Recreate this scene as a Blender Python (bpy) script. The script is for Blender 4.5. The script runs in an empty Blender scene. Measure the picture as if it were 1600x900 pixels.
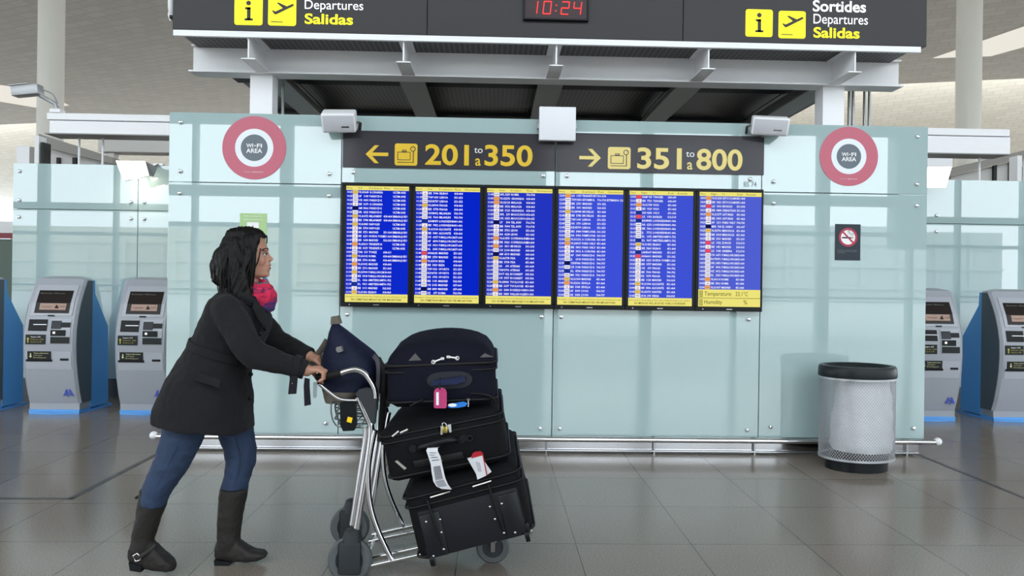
import bpy, bmesh, math, random
from mathutils import Vector, Matrix, noise
random.seed(7)
C = bpy.context.scene
V = Vector
# ------------------------------------------------------------------ camera, world, light, exposure
F_PX, YAW, ROLL, EYE = 1088.0, math.radians(1.5), 0.0138, 1.32
_w = V((math.sin(YAW), math.cos(YAW), 0)); _r0 = V((math.cos(YAW), -math.sin(YAW), 0)); _u0 = V((0, 0, 1))
_r = _r0 * math.cos(ROLL) + _u0 * math.sin(ROLL); _u = _u0 * math.cos(ROLL) - _r0 * math.sin(ROLL)
cam_d = bpy.data.cameras.new('camera'); cam = bpy.data.objects.new('camera', cam_d); C.collection.objects.link(cam)
cam_d.sensor_width = 36.0; cam_d.lens = 36.0 * F_PX / 1600.0; cam_d.shift_y = -12.0 / 1600.0
cam_d.clip_start = 0.05; cam_d.clip_end = 400
M3 = Matrix((_r, _u, -_w)).transposed()
cam.matrix_world = Matrix.Translation((0, 0, EYE)) @ M3.to_4x4()
C.camera = cam
world = bpy.data.worlds.new('world'); C.world = world; world.use_nodes = True
bgn = world.node_tree.nodes['Background']; bgn.inputs[0].default_value = (0.86, 0.94, 1.0, 1); bgn.inputs[1].default_value = 5.0
C.view_settings.view_transform = 'Standard'; C.view_settings.look = 'None'
C.view_settings.gamma = 1.0; C.view_settings.use_curve_mapping = False; C.view_settings.exposure = 0.0
C.cycles.use_denoising = True; C.cycles.max_bounces = 8; C.cycles.diffuse_bounces = 4; C.cycles.glossy_bounces = 4
C.cycles.sample_clamp_indirect = 8.0
def area_light(name, loc, rot, sx, sy, power, col=(1, 1, 1)):
    d = bpy.data.lights.new(name, 'AREA'); d.shape = 'RECTANGLE'; d.size = sx; d.size_y = sy; d.energy = power; d.color = col
    o = bpy.data.objects.new(name, d); C.collection.objects.link(o); o.location = loc; o.rotation_euler = rot
    return o
# daylight falling through the roof's skylight slot
_sl = area_light('skylight_daylight', (0, 37.0, 11.55), (0, 0, 0), 116, .9, 17000, (1.0, 0.98, 0.94))
_sl.rotation_euler = (math.radians(95), 0, math.radians(-14.4))

# pixel of the photograph at depth Y -> point of the place
def ray(px, py): return _w + _r * ((px - 800) / F_PX) - _u * ((py - 438) / F_PX)
def at(px, py, Y):
    d = ray(px, py); t = Y / d.y; return V((d.x * t, Y, EYE + d.z * t))
def fl(px, py, z=0.0):
    d = ray(px, py); t = (z - EYE) / d.z; return V((d.x * t, d.y * t, z))

# ------------------------------------------------------------------ materials
def lin(c):
    r = []
    for v in c:
        v /= 255.0; r.append(v / 12.92 if v <= 0.04045 else ((v + 0.055) / 1.055) ** 2.4)
    return (*r, 1)
MATS = {}
def mat(name, col, rough=0.5, metal=0.0, emit=0.0, ior=None, var=0.0, vscale=20, bump=0.0, bscale=200, alpha=None, trans=0.0, sheen=0.0, spec=None):
    if name in MATS: return MATS[name]
    m = bpy.data.materials.new(name); m.use_nodes = True; nt = m.node_tree; b = nt.nodes['Principled BSDF']
    c = lin(col); b.inputs['Base Color'].default_value = c; b.inputs['Roughness'].default_value = rough; b.inputs['Metallic'].default_value = metal
    if spec is None and not metal and max(col) < 72 and not ior: spec = .18
    if ior: b.inputs['IOR'].default_value = ior
    if spec is not None: b.inputs['Specular IOR Level'].default_value = spec
    if emit: b.inputs['Emission Color'].default_value = c; b.inputs['Emission Strength'].default_value = emit
    if trans: b.inputs['Transmission Weight'].default_value = trans
    if sheen: b.inputs['Sheen Weight'].default_value = sheen; b.inputs['Sheen Roughness'].default_value = 0.5
    if alpha is not None: b.inputs['Alpha'].default_value = alpha
    if var or bump:
        tc = nt.nodes.new('ShaderNodeTexCoord')
    if var:
        n = nt.nodes.new('ShaderNodeTexNoise'); n.inputs['Scale'].default_value = vscale; n.inputs['Detail'].default_value = 4
        nt.links.new(tc.outputs['Object'], n.inputs['Vector'])
        mx = nt.nodes.new('ShaderNodeMix'); mx.data_type = 'RGBA'
        mx.inputs['A'].default_value = tuple(min(1, v * (1 - var)) for v in c[:3]) + (1,)
        mx.inputs['B'].default_value = tuple(min(1, v * (1 + var)) for v in c[:3]) + (1,)
        nt.links.new(n.outputs['Fac'], mx.inputs['Factor']); nt.links.new(mx.outputs['Result'], b.inputs['Base Color'])
        if emit: nt.links.new(mx.outputs['Result'], b.inputs['Emission Color'])
    if bump:
        n2 = nt.nodes.new('ShaderNodeTexNoise'); n2.inputs['Scale'].default_value = bscale; n2.inputs['Detail'].default_value = 3
        nt.links.new(tc.outputs['Object'], n2.inputs['Vector'])
        bp = nt.nodes.new('ShaderNodeBump'); bp.inputs['Strength'].default_value = bump; bp.inputs['Distance'].default_value = 0.01
        nt.links.new(n2.outputs['Fac'], bp.inputs['Height']); nt.links.new(bp.outputs['Normal'], b.inputs['Normal'])
    MATS[name] = m
    return m
def emission(name, col, strength):
    if name in MATS: return MATS[name]
    m = bpy.data.materials.new(name); m.use_nodes = True; nt = m.node_tree; nt.nodes.clear()
    e = nt.nodes.new('ShaderNodeEmission'); e.inputs[0].default_value = lin(col); e.inputs[1].default_value = strength
    o = nt.nodes.new('ShaderNodeOutputMaterial'); nt.links.new(e.outputs[0], o.inputs[0]); MATS[name] = m
    return m

GLASS = mat('back_painted_glass', (165, 187, 187), 0.012, ior=1.9)
CHROME = mat('chrome', (214, 214, 216), 0.12, 1.0)
STEEL = mat('brushed_steel', (176, 176, 178), 0.28, 1.0)
WHITE = mat('white_paint', (238, 238, 240), 0.45)
WHITEP = mat('white_plastic', (234, 234, 236), 0.4, bump=0.05, bscale=80)
SIGN = mat('sign_charcoal', (44, 42, 44), 0.4, spec=.3)
SIGN2 = mat('sign_slate', (62, 60, 65), 0.12)
YEL = mat('sign_yellow', (245, 232, 10), 0.5)
YELLIT = mat('sign_yellow_backlit', (255, 245, 0), 0.5, emit=0.55)
WHTLIT = mat('sign_white_backlit', (255, 255, 255), 0.5, emit=0.45)
GOLD = mat('sign_gold', (222, 184, 32), 0.3)
PALEGOLD = mat('sign_pale_gold', (226, 204, 120), 0.3)
WHT = mat('lettering_white', (236, 236, 236), 0.5)
INK = mat('lettering_ink', (52, 50, 30), 0.6)
BLACK = mat('black_plastic', (22, 24, 26), 0.35)
DKGREY = mat('dark_grey_plastic', (58, 60, 64), 0.45)
RUBBER = mat('grey_rubber', (82, 86, 88), 0.6, bump=0.05, bscale=60)
GROUT = mat('floor_inlay', (74, 72, 70), 0.3)

def floor_material():
    m = bpy.data.materials.new('granite_tiles'); m.use_nodes = True; nt = m.node_tree; b = nt.nodes['Principled BSDF']
    tc = nt.nodes.new('ShaderNodeTexCoord')
    mp = nt.nodes.new('ShaderNodeMapping'); mp.inputs['Location'].default_value = (-(0.43 - 0.585 * 60), -(4.66 - 0.585 * 60), 0)
    nt.links.new(tc.outputs['Object'], mp.inputs['Vector'])
    br = nt.nodes.new('ShaderNodeTexBrick'); br.offset = 0.0; br.squash = 1.0
    br.inputs['Scale'].default_value = 1.0; br.inputs['Brick Width'].default_value = 0.585; br.inputs['Row Height'].default_value = 0.585
    br.inputs['Mortar Size'].default_value = 0.0022; br.inputs['Mortar Smooth'].default_value = 0.1
    br.inputs['Color1'].default_value = lin((143, 133, 123)); br.inputs['Color2'].default_value = lin((138, 129, 119)); br.inputs['Mortar'].default_value = lin((66, 61, 56))
    nt.links.new(mp.outputs['Vector'], br.inputs['Vector'])
    n = nt.nodes.new('ShaderNodeTexNoise'); n.inputs['Scale'].default_value = 130; n.inputs['Detail'].default_value = 5; n.inputs['Roughness'].default_value = 0.75
    nt.links.new(tc.outputs['Object'], n.inputs['Vector'])
    n2 = nt.nodes.new('ShaderNodeTexNoise'); n2.inputs['Scale'].default_value = 5; n2.inputs['Detail'].default_value = 4
    nt.links.new(tc.outputs['Object'], n2.inputs['Vector'])
    rp = nt.nodes.new('ShaderNodeValToRGB'); rp.color_ramp.elements[0].position = 0.36; rp.color_ramp.elements[0].color = (0.55, 0.54, 0.53, 1)
    rp.color_ramp.elements[1].position = 0.64; rp.color_ramp.elements[1].color = (1.22, 1.22, 1.22, 1)
    nt.links.new(n.outputs['Fac'], rp.inputs['Fac'])
    mu = nt.nodes.new('ShaderNodeMix'); mu.data_type = 'RGBA'; mu.blend_type = 'MULTIPLY'; mu.inputs['Factor'].default_value = 0.8
    nt.links.new(br.outputs['Color'], mu.inputs['A']); nt.links.new(rp.outputs['Color'], mu.inputs['B'])
    nt.links.new(mu.outputs['Result'], b.inputs['Base Color'])
    mr = nt.nodes.new('ShaderNodeMapRange'); mr.inputs['To Min'].default_value = 0.10; mr.inputs['To Max'].default_value = 0.22
    nt.links.new(n2.outputs['Fac'], mr.inputs['Value']); nt.links.new(mr.outputs['Result'], b.inputs['Roughness'])
    b.inputs['IOR'].default_value = 1.45
    return m
def ceiling_material(name, col):
    m = bpy.data.materials.new(name); m.use_nodes = True; nt = m.node_tree; b = nt.nodes['Principled BSDF']
    tc = nt.nodes.new('ShaderNodeTexCoord')
    mp = nt.nodes.new('ShaderNodeMapping'); mp.inputs['Rotation'].default_value = (0, 0, math.radians(24))
    nt.links.new(tc.outputs['Object'], mp.inputs['Vector'])
    br = nt.nodes.new('ShaderNodeTexBrick'); br.offset = 0.5
    br.inputs['Scale'].default_value = 1.0; br.inputs['Brick Width'].default_value = 0.8; br.inputs['Row Height'].default_value = 0.42
    br.inputs['Mortar Size'].default_value = 0.05; br.inputs['Mortar Smooth'].default_value = 1.0
    c = lin(col)
    br.inputs['Color1'].default_value = c; br.inputs['Color2'].default_value = tuple(v * 0.9 for v in c[:3]) + (1,); br.inputs['Mortar'].default_value = tuple(v * 0.8 for v in c[:3]) + (1,)
    nt.links.new(mp.outputs['Vector'], br.inputs['Vector']); nt.links.new(br.outputs['Color'], b.inputs['Base Color'])
    b.inputs['Roughness'].default_value = 0.6
    return m
def grille_material():
    m = bpy.data.materials.new('perforated_grille'); m.use_nodes = True; nt = m.node_tree; b = nt.nodes['Principled BSDF']
    tc = nt.nodes.new('ShaderNodeTexCoord'); br = nt.nodes.new('ShaderNodeTexBrick'); br.offset = 0.0
    br.inputs['Scale'].default_value = 1.0; br.inputs['Brick Width'].default_value = 0.04; br.inputs['Row Height'].default_value = 0.04
    br.inputs['Mortar Size'].default_value = 0.006; br.inputs['Color1'].default_value = lin((38, 40, 42)); br.inputs['Color2'].default_value = lin((44, 46, 48)); br.inputs['Mortar'].default_value = lin((104, 104, 106))
    nt.links.new(tc.outputs['Object'], br.inputs['Vector']); nt.links.new(br.outputs['Color'], b.inputs['Base Color'])
    b.inputs['Roughness'].default_value = 0.5
    return m
FLOOR = floor_material(); CEIL = ceiling_material('ceiling_tiles', (212, 210, 203)); VAULT = ceiling_material('vault_tiles', (204, 203, 194)); GRILLE = grille_material()

# ------------------------------------------------------------------ mesh helpers
def nb(): return bmesh.new()
def box(bm, x0, x1, y0, y1, z0, z1, bev=0.0, seg=2, mi=0, M=None):
    t = nb(); bmesh.ops.create_cube(t, size=1)
    for v in t.verts: v.co = V(((x0 + x1) / 2 + v.co.x * abs(x1 - x0), (y0 + y1) / 2 + v.co.y * abs(y1 - y0), (z0 + z1) / 2 + v.co.z * abs(z1 - z0)))
    if bev: bmesh.ops.bevel(t, geom=t.edges[:], offset=bev, segments=seg, profile=0.5, affect='EDGES')
    join(bm, t, mi, M)
def join(bm, t, mi=0, M=None):
    vm = {}
    for v in t.verts: vm[v] = bm.verts.new(M @ v.co if M else v.co)
    for f in t.faces:
        try: nf = bm.faces.new([vm[v] for v in f.verts]); nf.material_index = mi if mi is not None else f.material_index
        except ValueError: pass
    t.free()
def loft(bm, rings, mi=0, cap=True, closed=True):
    R = [[bm.verts.new(p) for p in r] for r in rings]
    n = len(R[0])
    for a, b in zip(R, R[1:]):
        for i in range(n if closed else n - 1):
            f = bm.faces.new((a[i], a[(i + 1) % n], b[(i + 1) % n], b[i])); f.material_index = mi
    if cap and closed:
        f = bm.faces.new(list(reversed(R[0]))); f.material_index = mi
        f = bm.faces.new(R[-1]); f.material_index = mi
def tube(bm, pts, r, seg=8, mi=0, cap=True, flat=1.0):
    pts = [V(p) for p in pts]; n = len(pts); rr = r if isinstance(r, (list, tuple)) else [r] * n
    rings = []; ref = None
    for i, p in enumerate(pts):
        t = (pts[min(i + 1, n - 1)] - pts[max(i - 1, 0)])
        if t.length < 1e-9: t = V((0, 0, 1))
        t.normalize()
        if ref is None: ref = V((0, 1, 0)) if abs(t.y) < 0.9 else V((1, 0, 0))
        a = ref - t * ref.dot(t)
        if a.length < 1e-6: a = t.orthogonal()
        a.normalize(); b = t.cross(a); ref = a
        rings.append([p + a * math.cos(k * 2 * math.pi / seg) * rr[i] * flat + b * math.sin(k * 2 * math.pi / seg) * rr[i] for k in range(seg)])
    loft(bm, rings, mi, cap)
def smooth_path(pts, k=6):
    pts = [V(p) for p in pts]; out = []
    for i in range(len(pts) - 1):
        p0 = pts[max(i - 1, 0)]; p1 = pts[i]; p2 = pts[i + 1]; p3 = pts[min(i + 2, len(pts) - 1)]
        for j in range(k):
            t = j / k
            out.append(0.5 * ((2 * p1) + (p2 - p0) * t + (2 * p0 - 5 * p1 + 4 * p2 - p3) * t * t + (3 * p1 - p0 - 3 * p2 + p3) * t ** 3))
    out.append(pts[-1]); return out
def ball(bm, c, r, mi=0, sub=2, M=None):
    t = nb(); bmesh.ops.create_icosphere(t, subdivisions=sub, radius=1)
    r = (r, r, r) if not isinstance(r, (tuple, list)) else r
    R = M or Matrix.Identity(3)
    for v in t.verts: v.co = V(c) + R @ V((v.co.x * r[0], v.co.y * r[1], v.co.z * r[2]))
    join(bm, t, mi)
def capsule(bm, p0, r0, p1, r1, seg=14):
    tube(bm, [p0, p1], [r0, r1], seg); ball(bm, p0, r0); ball(bm, p1, r1)
def chain(bm, pts, rr, seg=14):
    tube(bm, pts, rr, seg)
    for p, r in zip(pts, rr): ball(bm, p, r)
def cyl(bm, c, axis, r, h, seg=24, mi=0, r2=None):
    a = V(axis).normalized(); c = V(c)
    tube(bm, [c - a * h / 2, c + a * h / 2], [r, r if r2 is None else r2], seg, mi)
def ring_xz(c, rx, rz, n=40, y=None):
    return [V((c[0] + rx * math.cos(k * 2 * math.pi / n), c[1] if y is None else y, c[2] + rz * math.sin(k * 2 * math.pi / n))) for k in range(n)]
def prism_xz(bm, poly, y0, y1, mi=0, M=None):
    a = [V((p[0], y0, p[1])) for p in poly]; b = [V((p[0], y1, p[1])) for p in poly]
    if M: a = [M @ v for v in a]; b = [M @ v for v in b]
    loft(bm, [a, b], mi)
def annulus(bm, c, r1, r0, y0, y1, n=48, mi=0):
    A = ring_xz(c, r1, r1, n, y0); B = ring_xz(c, r1, r1, n, y1); D = ring_xz(c, r0, r0, n, y1); E_ = ring_xz(c, r0, r0, n, y0)
    loft(bm, [A, B, D, E_, A], mi, cap=False)
def rrect(x0, x1, z0, z1, r, n=5):
    out = []
    for cx, cz, a0 in ((x1 - r, z1 - r, 0), (x0 + r, z1 - r, 90), (x0 + r, z0 + r, 180), (x1 - r, z0 + r, 270)):
        for k in range(n + 1):
            a = math.radians(a0 + 90 * k / n); out.append((cx + r * math.cos(a), cz + r * math.sin(a)))
    return out
def mk(name, bm, mats, parent=None, smooth=True, angle=40):
    bmesh.ops.remove_doubles(bm, verts=bm.verts[:], dist=1e-6)
    bmesh.ops.recalc_face_normals(bm, faces=bm.faces[:])
    me = bpy.data.meshes.new(name); bm.to_mesh(me); bm.free()
    return mkme(name, me, mats, parent, smooth, angle)
def mkme(name, me, mats, parent=None, smooth=True, angle=40):
    for m in (mats if isinstance(mats, (list, tuple)) else [mats]): me.materials.append(m)
    if smooth:
        me.polygons.foreach_set('use_smooth', [True] * len(me.polygons)); me.set_sharp_from_angle(angle=math.radians(angle))
    o = bpy.data.objects.new(name, me); C.collection.objects.link(o)
    if parent: put(o, parent)
    return o
def root_loc(p):
    v = V((0, 0, 0))
    while p is not None: v += V(p.location) ; p = p.parent
    return v
def put(o, parent):
    # geometry is given in world coordinates; keep it there under a parent that stands elsewhere
    o.parent = parent
    m = Matrix.Identity(4); p = parent; chain_ = []
    while p is not None: chain_.append(p); p = p.parent
    for p in reversed(chain_): m = m @ p.matrix_parent_inverse @ p.matrix_basis
    o.matrix_parent_inverse = m.inverted()
def tag(o, label=None, cat=None, group=None, kind=None):
    if label: o['label'] = label
    if cat: o['category'] = cat
    if group: o['group'] = group
    if kind: o['kind'] = kind
    return o
def thing(name, label, cat, loc, group=None):
    o = bpy.data.objects.new(name, None); C.collection.objects.link(o); o.location = loc; o.empty_display_size = 0.1
    return tag(o, label, cat, group)
def struct(name, bm, m, smooth=False): return tag(mk(name, bm, m, None, smooth), kind='structure')
def base_at(o, loc):
    # move a one-mesh thing's origin to its base without moving its geometry
    loc = V(loc); o.data.transform(Matrix.Translation(-loc)); o.location = loc; return o
def remeshed(bm, voxel, it=4, fac=0.5):
    bmesh.ops.recalc_face_normals(bm, faces=bm.faces[:])
    me = bpy.data.meshes.new('tmp'); bm.to_mesh(me); bm.free()
    o = bpy.data.objects.new('tmp', me); C.collection.objects.link(o)
    a = o.modifiers.new('r', 'REMESH'); a.mode = 'VOXEL'; a.voxel_size = voxel
    if it: s = o.modifiers.new('s', 'SMOOTH'); s.factor = fac; s.iterations = it
    dg = bpy.context.evaluated_depsgraph_get(); dg.update()
    out = bpy.data.meshes.new_from_object(o.evaluated_get(dg))
    bpy.data.objects.remove(o); out.materials.clear(); return out
def wrinkle(me, amp, scale, amp2=0, scale2=1):
    ns = [V(n.vector) for n in me.vertex_normals]; out = []
    for v, n in zip(me.vertices, ns):
        c = V(v.co); d = noise.noise(c * scale) * amp
        if amp2: d += noise.noise(c * scale2) * amp2
        out.extend(c + n * d)
    me.vertices.foreach_set('co', out); me.update()
_fc = {}
def text_geo(s, bold=0.0, spacing=1.0, align='LEFT', line=1.0, res=2, shear=0.0):
    key = (s, bold, spacing, align, line, res)
    if key in _fc: return _fc[key]
    cu = bpy.data.curves.new('t', 'FONT'); cu.body = s; cu.size = 1; cu.offset = bold; cu.space_character = spacing
    cu.align_x = align; cu.space_line = line; cu.resolution_u = res; cu.fill_mode = 'FRONT'
    o = bpy.data.objects.new('t', cu); me = bpy.data.meshes.new_from_object(o)
    vs = [(v.co.x, v.co.y) for v in me.vertices]; fs = [tuple(p.vertices) for p in me.polygons]
    bpy.data.objects.remove(o); bpy.data.curves.remove(cu); bpy.data.meshes.remove(me)
    _fc[key] = (vs, fs); return vs, fs
CAPH = max(v[1] for v in text_geo('H')[0])
def add_text(bm, s, x0, x1, zb, ch, y, mi=0, bold=0.0, spacing=1.0, M=None, res=None):
    res = res or (5 if ch > .02 else 1); bold *= .62
    vs, fs = text_geo(s, bold, spacing, res=res)
    a = min(v[0] for v in vs); b = max(v[0] for v in vs); sx = (x1 - x0) / (b - a); sz = ch / CAPH
    L = []
    for v in vs:
        p = V((x0 + (v[0] - a) * sx, y, zb + v[1] * sz)); L.append(bm.verts.new(M @ p if M else p))
    for f in fs:
        try: nf = bm.faces.new([L[i] for i in f]); nf.material_index = mi
        except ValueError: pass
LINE = max(v[1] for v in text_geo('H\nH')[0]) - min(v[1] for v in text_geo('H\nH')[0]) - CAPH
def add_column(bm, rows, x, ztop, pitch, capfrac, sx, y, align='LEFT', mi=0, bold=0.02):
    """rows of text set in one column; row i has its baseline at ztop - pitch*(i+1) + margin"""
    ch = pitch * capfrac; sz = ch / CAPH
    for i, s in enumerate(rows):
        if not s: continue
        vs, fs = text_geo(s, bold, 1.0, align, 1.0, 1)
        zb = ztop - pitch * (i + 0.5) - ch / 2
        L = [bm.verts.new((x + v[0] * sx, y, zb + v[1] * sz)) for v in vs]
        for f in fs:
            try: nf = bm.faces.new([L[k] for k in f]); nf.material_index = mi
            except ValueError: pass

# ------------------------------------------------------------------ setting: floor, ceiling, far hall, facade behind the camera
bm = nb(); box(bm, -60, 60, -6.2, 78, -0.2, 0); struct('floor', bm, FLOOR)
bm = nb(); box(bm, -90, 90, -90, -6.2, -0.25, -0.05); struct('floor_forecourt', bm, mat('pavement', (176, 176, 172), 0.7, var=0.08, vscale=3))
# inlaid dark strips of the floor
def strip(name, pts, w):
    bm = nb()
    for a, b in zip(pts, pts[1:]):
        a = V((a[0], a[1], 0)); b = V((b[0], b[1], 0)); d = (b - a).normalized(); n = V((-d.y, d.x, 0)) * w / 2
        loft(bm, [[a - n, a + n, a + n + V((0, 0, .0015)), a - n + V((0, 0, .0015))], [b - n, b + n, b + n + V((0, 0, .0015)), b - n + V((0, 0, .0015))]])
    struct(name, bm, GROUT)
strip('trim_1', [(-2.465, 5.34), (-2.465, 4.155)], 0.035); strip('trim_2', [(-2.4475, 4.155), (-6.5, 4.165)], 0.035)
strip('trim_3', [(3.34, 5.4), (3.34, 2.6)], 0.035)
# main ceiling with a slanting far edge, then a skylight slot and a second vault
ZC = 10.7
bm = nb()
e0, e1 = V((-60, 52.2, ZC)), V((60, 21.3, ZC))
loft(bm, [[V((-60, -6.2, ZC)), V((60, -6.2, ZC)), e1, e0], [V((-60, -6.2, ZC + .35)), V((60, -6.2, ZC + .35)), e1 + V((0, 0, .35)), e0 + V((0, 0, .35))]])
struct('ceiling', bm, CEIL)
bm = nb(); rings = []
for k in range(15):
    t = k / 14.0; dy = 1.5 + 25 * t; z = ZC + 2.6 - 5.0 * t ** .9
    rings.append([e0 + V((0, dy, z - ZC)), e1 + V((0, dy, z - ZC)), e1 + V((0, dy + .1, z - ZC + .3)), e0 + V((0, dy + .1, z - ZC + .3))])
loft(bm, rings); struct('ceiling_vault', bm, VAULT, True)
# far glazed wall, side walls
bm = nb(); box(bm, -60, 60, 78, 78.4, 0, 0.8); box(bm, -60, 60, 78, 78.4, 8.2, 14)
for k in range(52): box(bm, -60 + k * 2.3 - .06, -60 + k * 2.3 + .06, 78, 78.3, .8, 8.2)
for z in (2.5, 4.2, 5.4): box(bm, -60, 60, 78.05, 78.25, z - .05, z + .05)
struct('wall_back', bm, mat('far_wall_paint', (206, 204, 198), 0.6))
for nm, x in (('wall_left', -60.3), ('wall_right', 60)):
    bm = nb(); box(bm, x, x + .3, -6.2, 78, 0, 1.0); box(bm, x, x + .3, -6.2, 78, 9.0, 14)
    for k in range(22): box(bm, x + .05, x + .25, -6.2 + 4 * k - .1, -6.2 + 4 * k + .1, 1.0, 9.0)
    struct(nm, bm, mat('side_wall_paint', (190, 188, 182), 0.6))
# glazed entrance facade behind the photographer (seen mirrored in the glass panels)
FR = mat('facade_frame', (150, 154, 156), 0.5)
bm = nb(); Y0, Y1 = -6.2, -6.0
xs = [-20 + 2.15 * k for k in range(19)]
for i, x in enumerate(xs): w_ = 0.14 if i % 2 else 0.05; box(bm, x - w_, x + w_, Y0, Y1, 0, 5.2)
for z, h in ((1.0, .03), (2.55, .05), (3.35, .12), (5.1, .16)): box(bm, -34, 34, Y0, Y1, z - h, z + h)
box(bm, -34, -20, Y0, Y1, 0, 5.2); box(bm, 20, 34, Y0, Y1, 0, 5.2)
box(bm, -34, 34, Y0, Y1, 5.2, 6.4)
for x in range(-32, 34, 4): box(bm, x - .08, x + .08, Y0, Y1, 6.4, ZC)
box(bm, -3.3, 1.2, Y0, -5.8, 0, 5.2); box(bm, 9.6, 12.2, Y0, -5.8, 2.2, 5.2)
struct('wall_facade', bm, FR)
# buildings across the forecourt
for i, (x0, x1, y, h, col) in enumerate([(-40, -9, -42, 5.2, (206, 200, 184)), (-7, 2, -48, 4.2, (160, 166, 170)), (4, 44, -44, 6.0, (190, 192, 190))]):
    bm = nb(); box(bm, x0, x1, y - 8, y, 0, h)
    for z in (1.0, h * .45, h * .75): box(bm, x0, x1, y, y + .25, z, z + .18)
    for k in range(int((x1 - x0) / 3)): box(bm, x0 + 1 + 3 * k, x0 + 1.3 + 3 * k, y, y + .2, 0, h)
    tag(mk('terminal_building', bm, mat('terminal_render_%d' % i, col, 0.8), None, False), kind='structure')

# columns of the hall
def column(px, Y, label, r=0.36):
    c = at(px, 300, Y); t = thing('round_column', label, 'column', (c.x, Y, 0), 'hall columns')
    bm = nb(); cyl(bm, (c.x, Y, (ZC) / 2), (0, 0, 1), r, ZC - .005, 40); mk('shaft', bm, mat('column_paint', (232, 228, 218), 0.5), t)
    bm = nb(); cyl(bm, (c.x, Y, .1), (0, 0, 1), r + .03, .2, 40); mk('base', bm, STEEL, t)
column(77, 22, 'tall pale round column rising behind the security camera on the left')
column(1511, 22, 'tall pale round column rising right of the hanging departures sign')
# glowing sheets under the ceiling, standing in for patches of light on it
LUM = emission('light_patch_glow', (255, 250, 238), 0.85)
def light_patch(pts, label):
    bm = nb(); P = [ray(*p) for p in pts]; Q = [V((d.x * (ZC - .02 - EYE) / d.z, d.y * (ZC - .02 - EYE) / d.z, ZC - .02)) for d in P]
    loft(bm, [Q, [q + V((0, 0, .018)) for q in Q]]); o = mk('ceiling_light_patch', bm, LUM, None, False)
    base_at(o, Q[0]); tag(o, label, 'ceiling light', 'glowing sheets imitating light on the ceiling')
light_patch([(-40, 128), (60, 141), (108, 165), (60, 169), (-40, 152)], 'glowing sheet imitating light on the ceiling beside the left column')
light_patch([(1458, 91), (1600, 42), (1700, 12), (1700, 46), (1548, 88)], 'glowing sheet imitating light on the ceiling behind the right column')

# ------------------------------------------------------------------ glass information wall
YG = 5.30; XL, XR, ZT, ZB = -2.456, 3.345, 2.553, 0.135
SX = [XL, -1.163, 0.457, 2.048, XR]
WING_Y = 7.6; WT = 2.506; WS = 2.015
MWALL = mat('wall_core', (120, 128, 128), 0.6)
bm = nb(); box(bm, XL + .05, XR - .05, 5.60, 5.75, 0, ZT - .03); box(bm, XL + .05, XR - .05, 5.36, 5.6, 0, .125); struct('wall_center', bm, MWALL)
bm = nb(); box(bm, -5.15, -2.0, WING_Y + .05, WING_Y + .25, 0, WT - .02); box(bm, 2.9, 7.4, WING_Y + .05, WING_Y + .25, 0, WT - .02); struct('wall_wings', bm, MWALL)
bm = nb(); box(bm, XL + .02, XR - .02, 5.345, 5.36, .012, .13); box(bm, XL + .02, XR - .02, 5.33, 5.345, .012, .03); struct('baseboard_center', bm, mat('steel_plinth', (188, 188, 190), 0.12, 1.0))
bm = nb(); box(bm, -5.15, -2.3, WING_Y + .02, WING_Y + .05, 0, .2); box(bm, 3.2, 7.4, WING_Y + .02, WING_Y + .05, 0, .2); struct('baseboard_wings', bm, mat('wing_plinth', (70, 72, 74), 0.3))
def bolt(x, y, z, r, parent):
    bm = nb(); tube(bm, [(x, y, z), (x, y - .008, z), (x, y - .016, z), (x, y - .02, z)], [r, r, r * .8, r * .3], 16); mk('bolt', bm, CHROME, parent)
def panel(x0, x1, z0, z1, y, label, bolts, group='glass wall panels'):
    t = thing('glass_panel', label, 'glass panel', ((x0 + x1) / 2, y, z0), group)
    bm = nb(); box(bm, x0 + .003, x1 - .003, y, y + .016, z0 + .003, z1 - .003, .0015, 1); mk('pane', bm, GLASS, t, False)
    for bx, bz in bolts: bolt(bx, y, bz,   .0165 if y < 6 else .019, t)
    return t
ZS = 2.025                                   # joint between the upper and the lower row
def bl(x0, x1, z0, z1, ix=.09, iz=.085): return [(x0 + ix, z0 + iz), (x1 - ix, z0 + iz), (x0 + ix, z1 - iz), (x1 - ix, z1 - iz)]
names = ['leftmost', 'left of centre', 'right of centre', 'rightmost']
up = ['upper left glass panel carrying the left round wireless sticker', 'upper glass panel behind the sign reading 201 to 350', 'upper glass panel behind the sign reading 351 to 800', 'upper right glass panel carrying the right round wireless sticker']
lo = ['tall pale green glass panel right behind the walking woman', 'pale green glass panel behind the luggage and three left displays', 'pale green glass panel below the three right flight displays', 'pale green glass panel with the no smoking sign, behind the bin']
for k in range(4):
    x0, x1 = SX[k], SX[k + 1]
    if k in (1, 2):
        panel(x0, x1, ZS, ZT, YG, up[k], [(x0 + .09, ZS + .095), (x1 - .09, ZS + .095)])
        panel(x0, x1, ZB, ZS, YG, lo[k], [(x0 + .06, 1.045), (x1 - .09, 1.045), (x0 + .06, ZB + .06), (x1 - .09, ZB + .06)])
    else:
        panel(x0, x1, ZS, ZT, YG, up[k], bl(x0, x1, ZS, ZT, .09, .08)); panel(x0, x1, ZB, ZS, YG, lo[k], bl(x0, x1, ZB, ZS))
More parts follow.
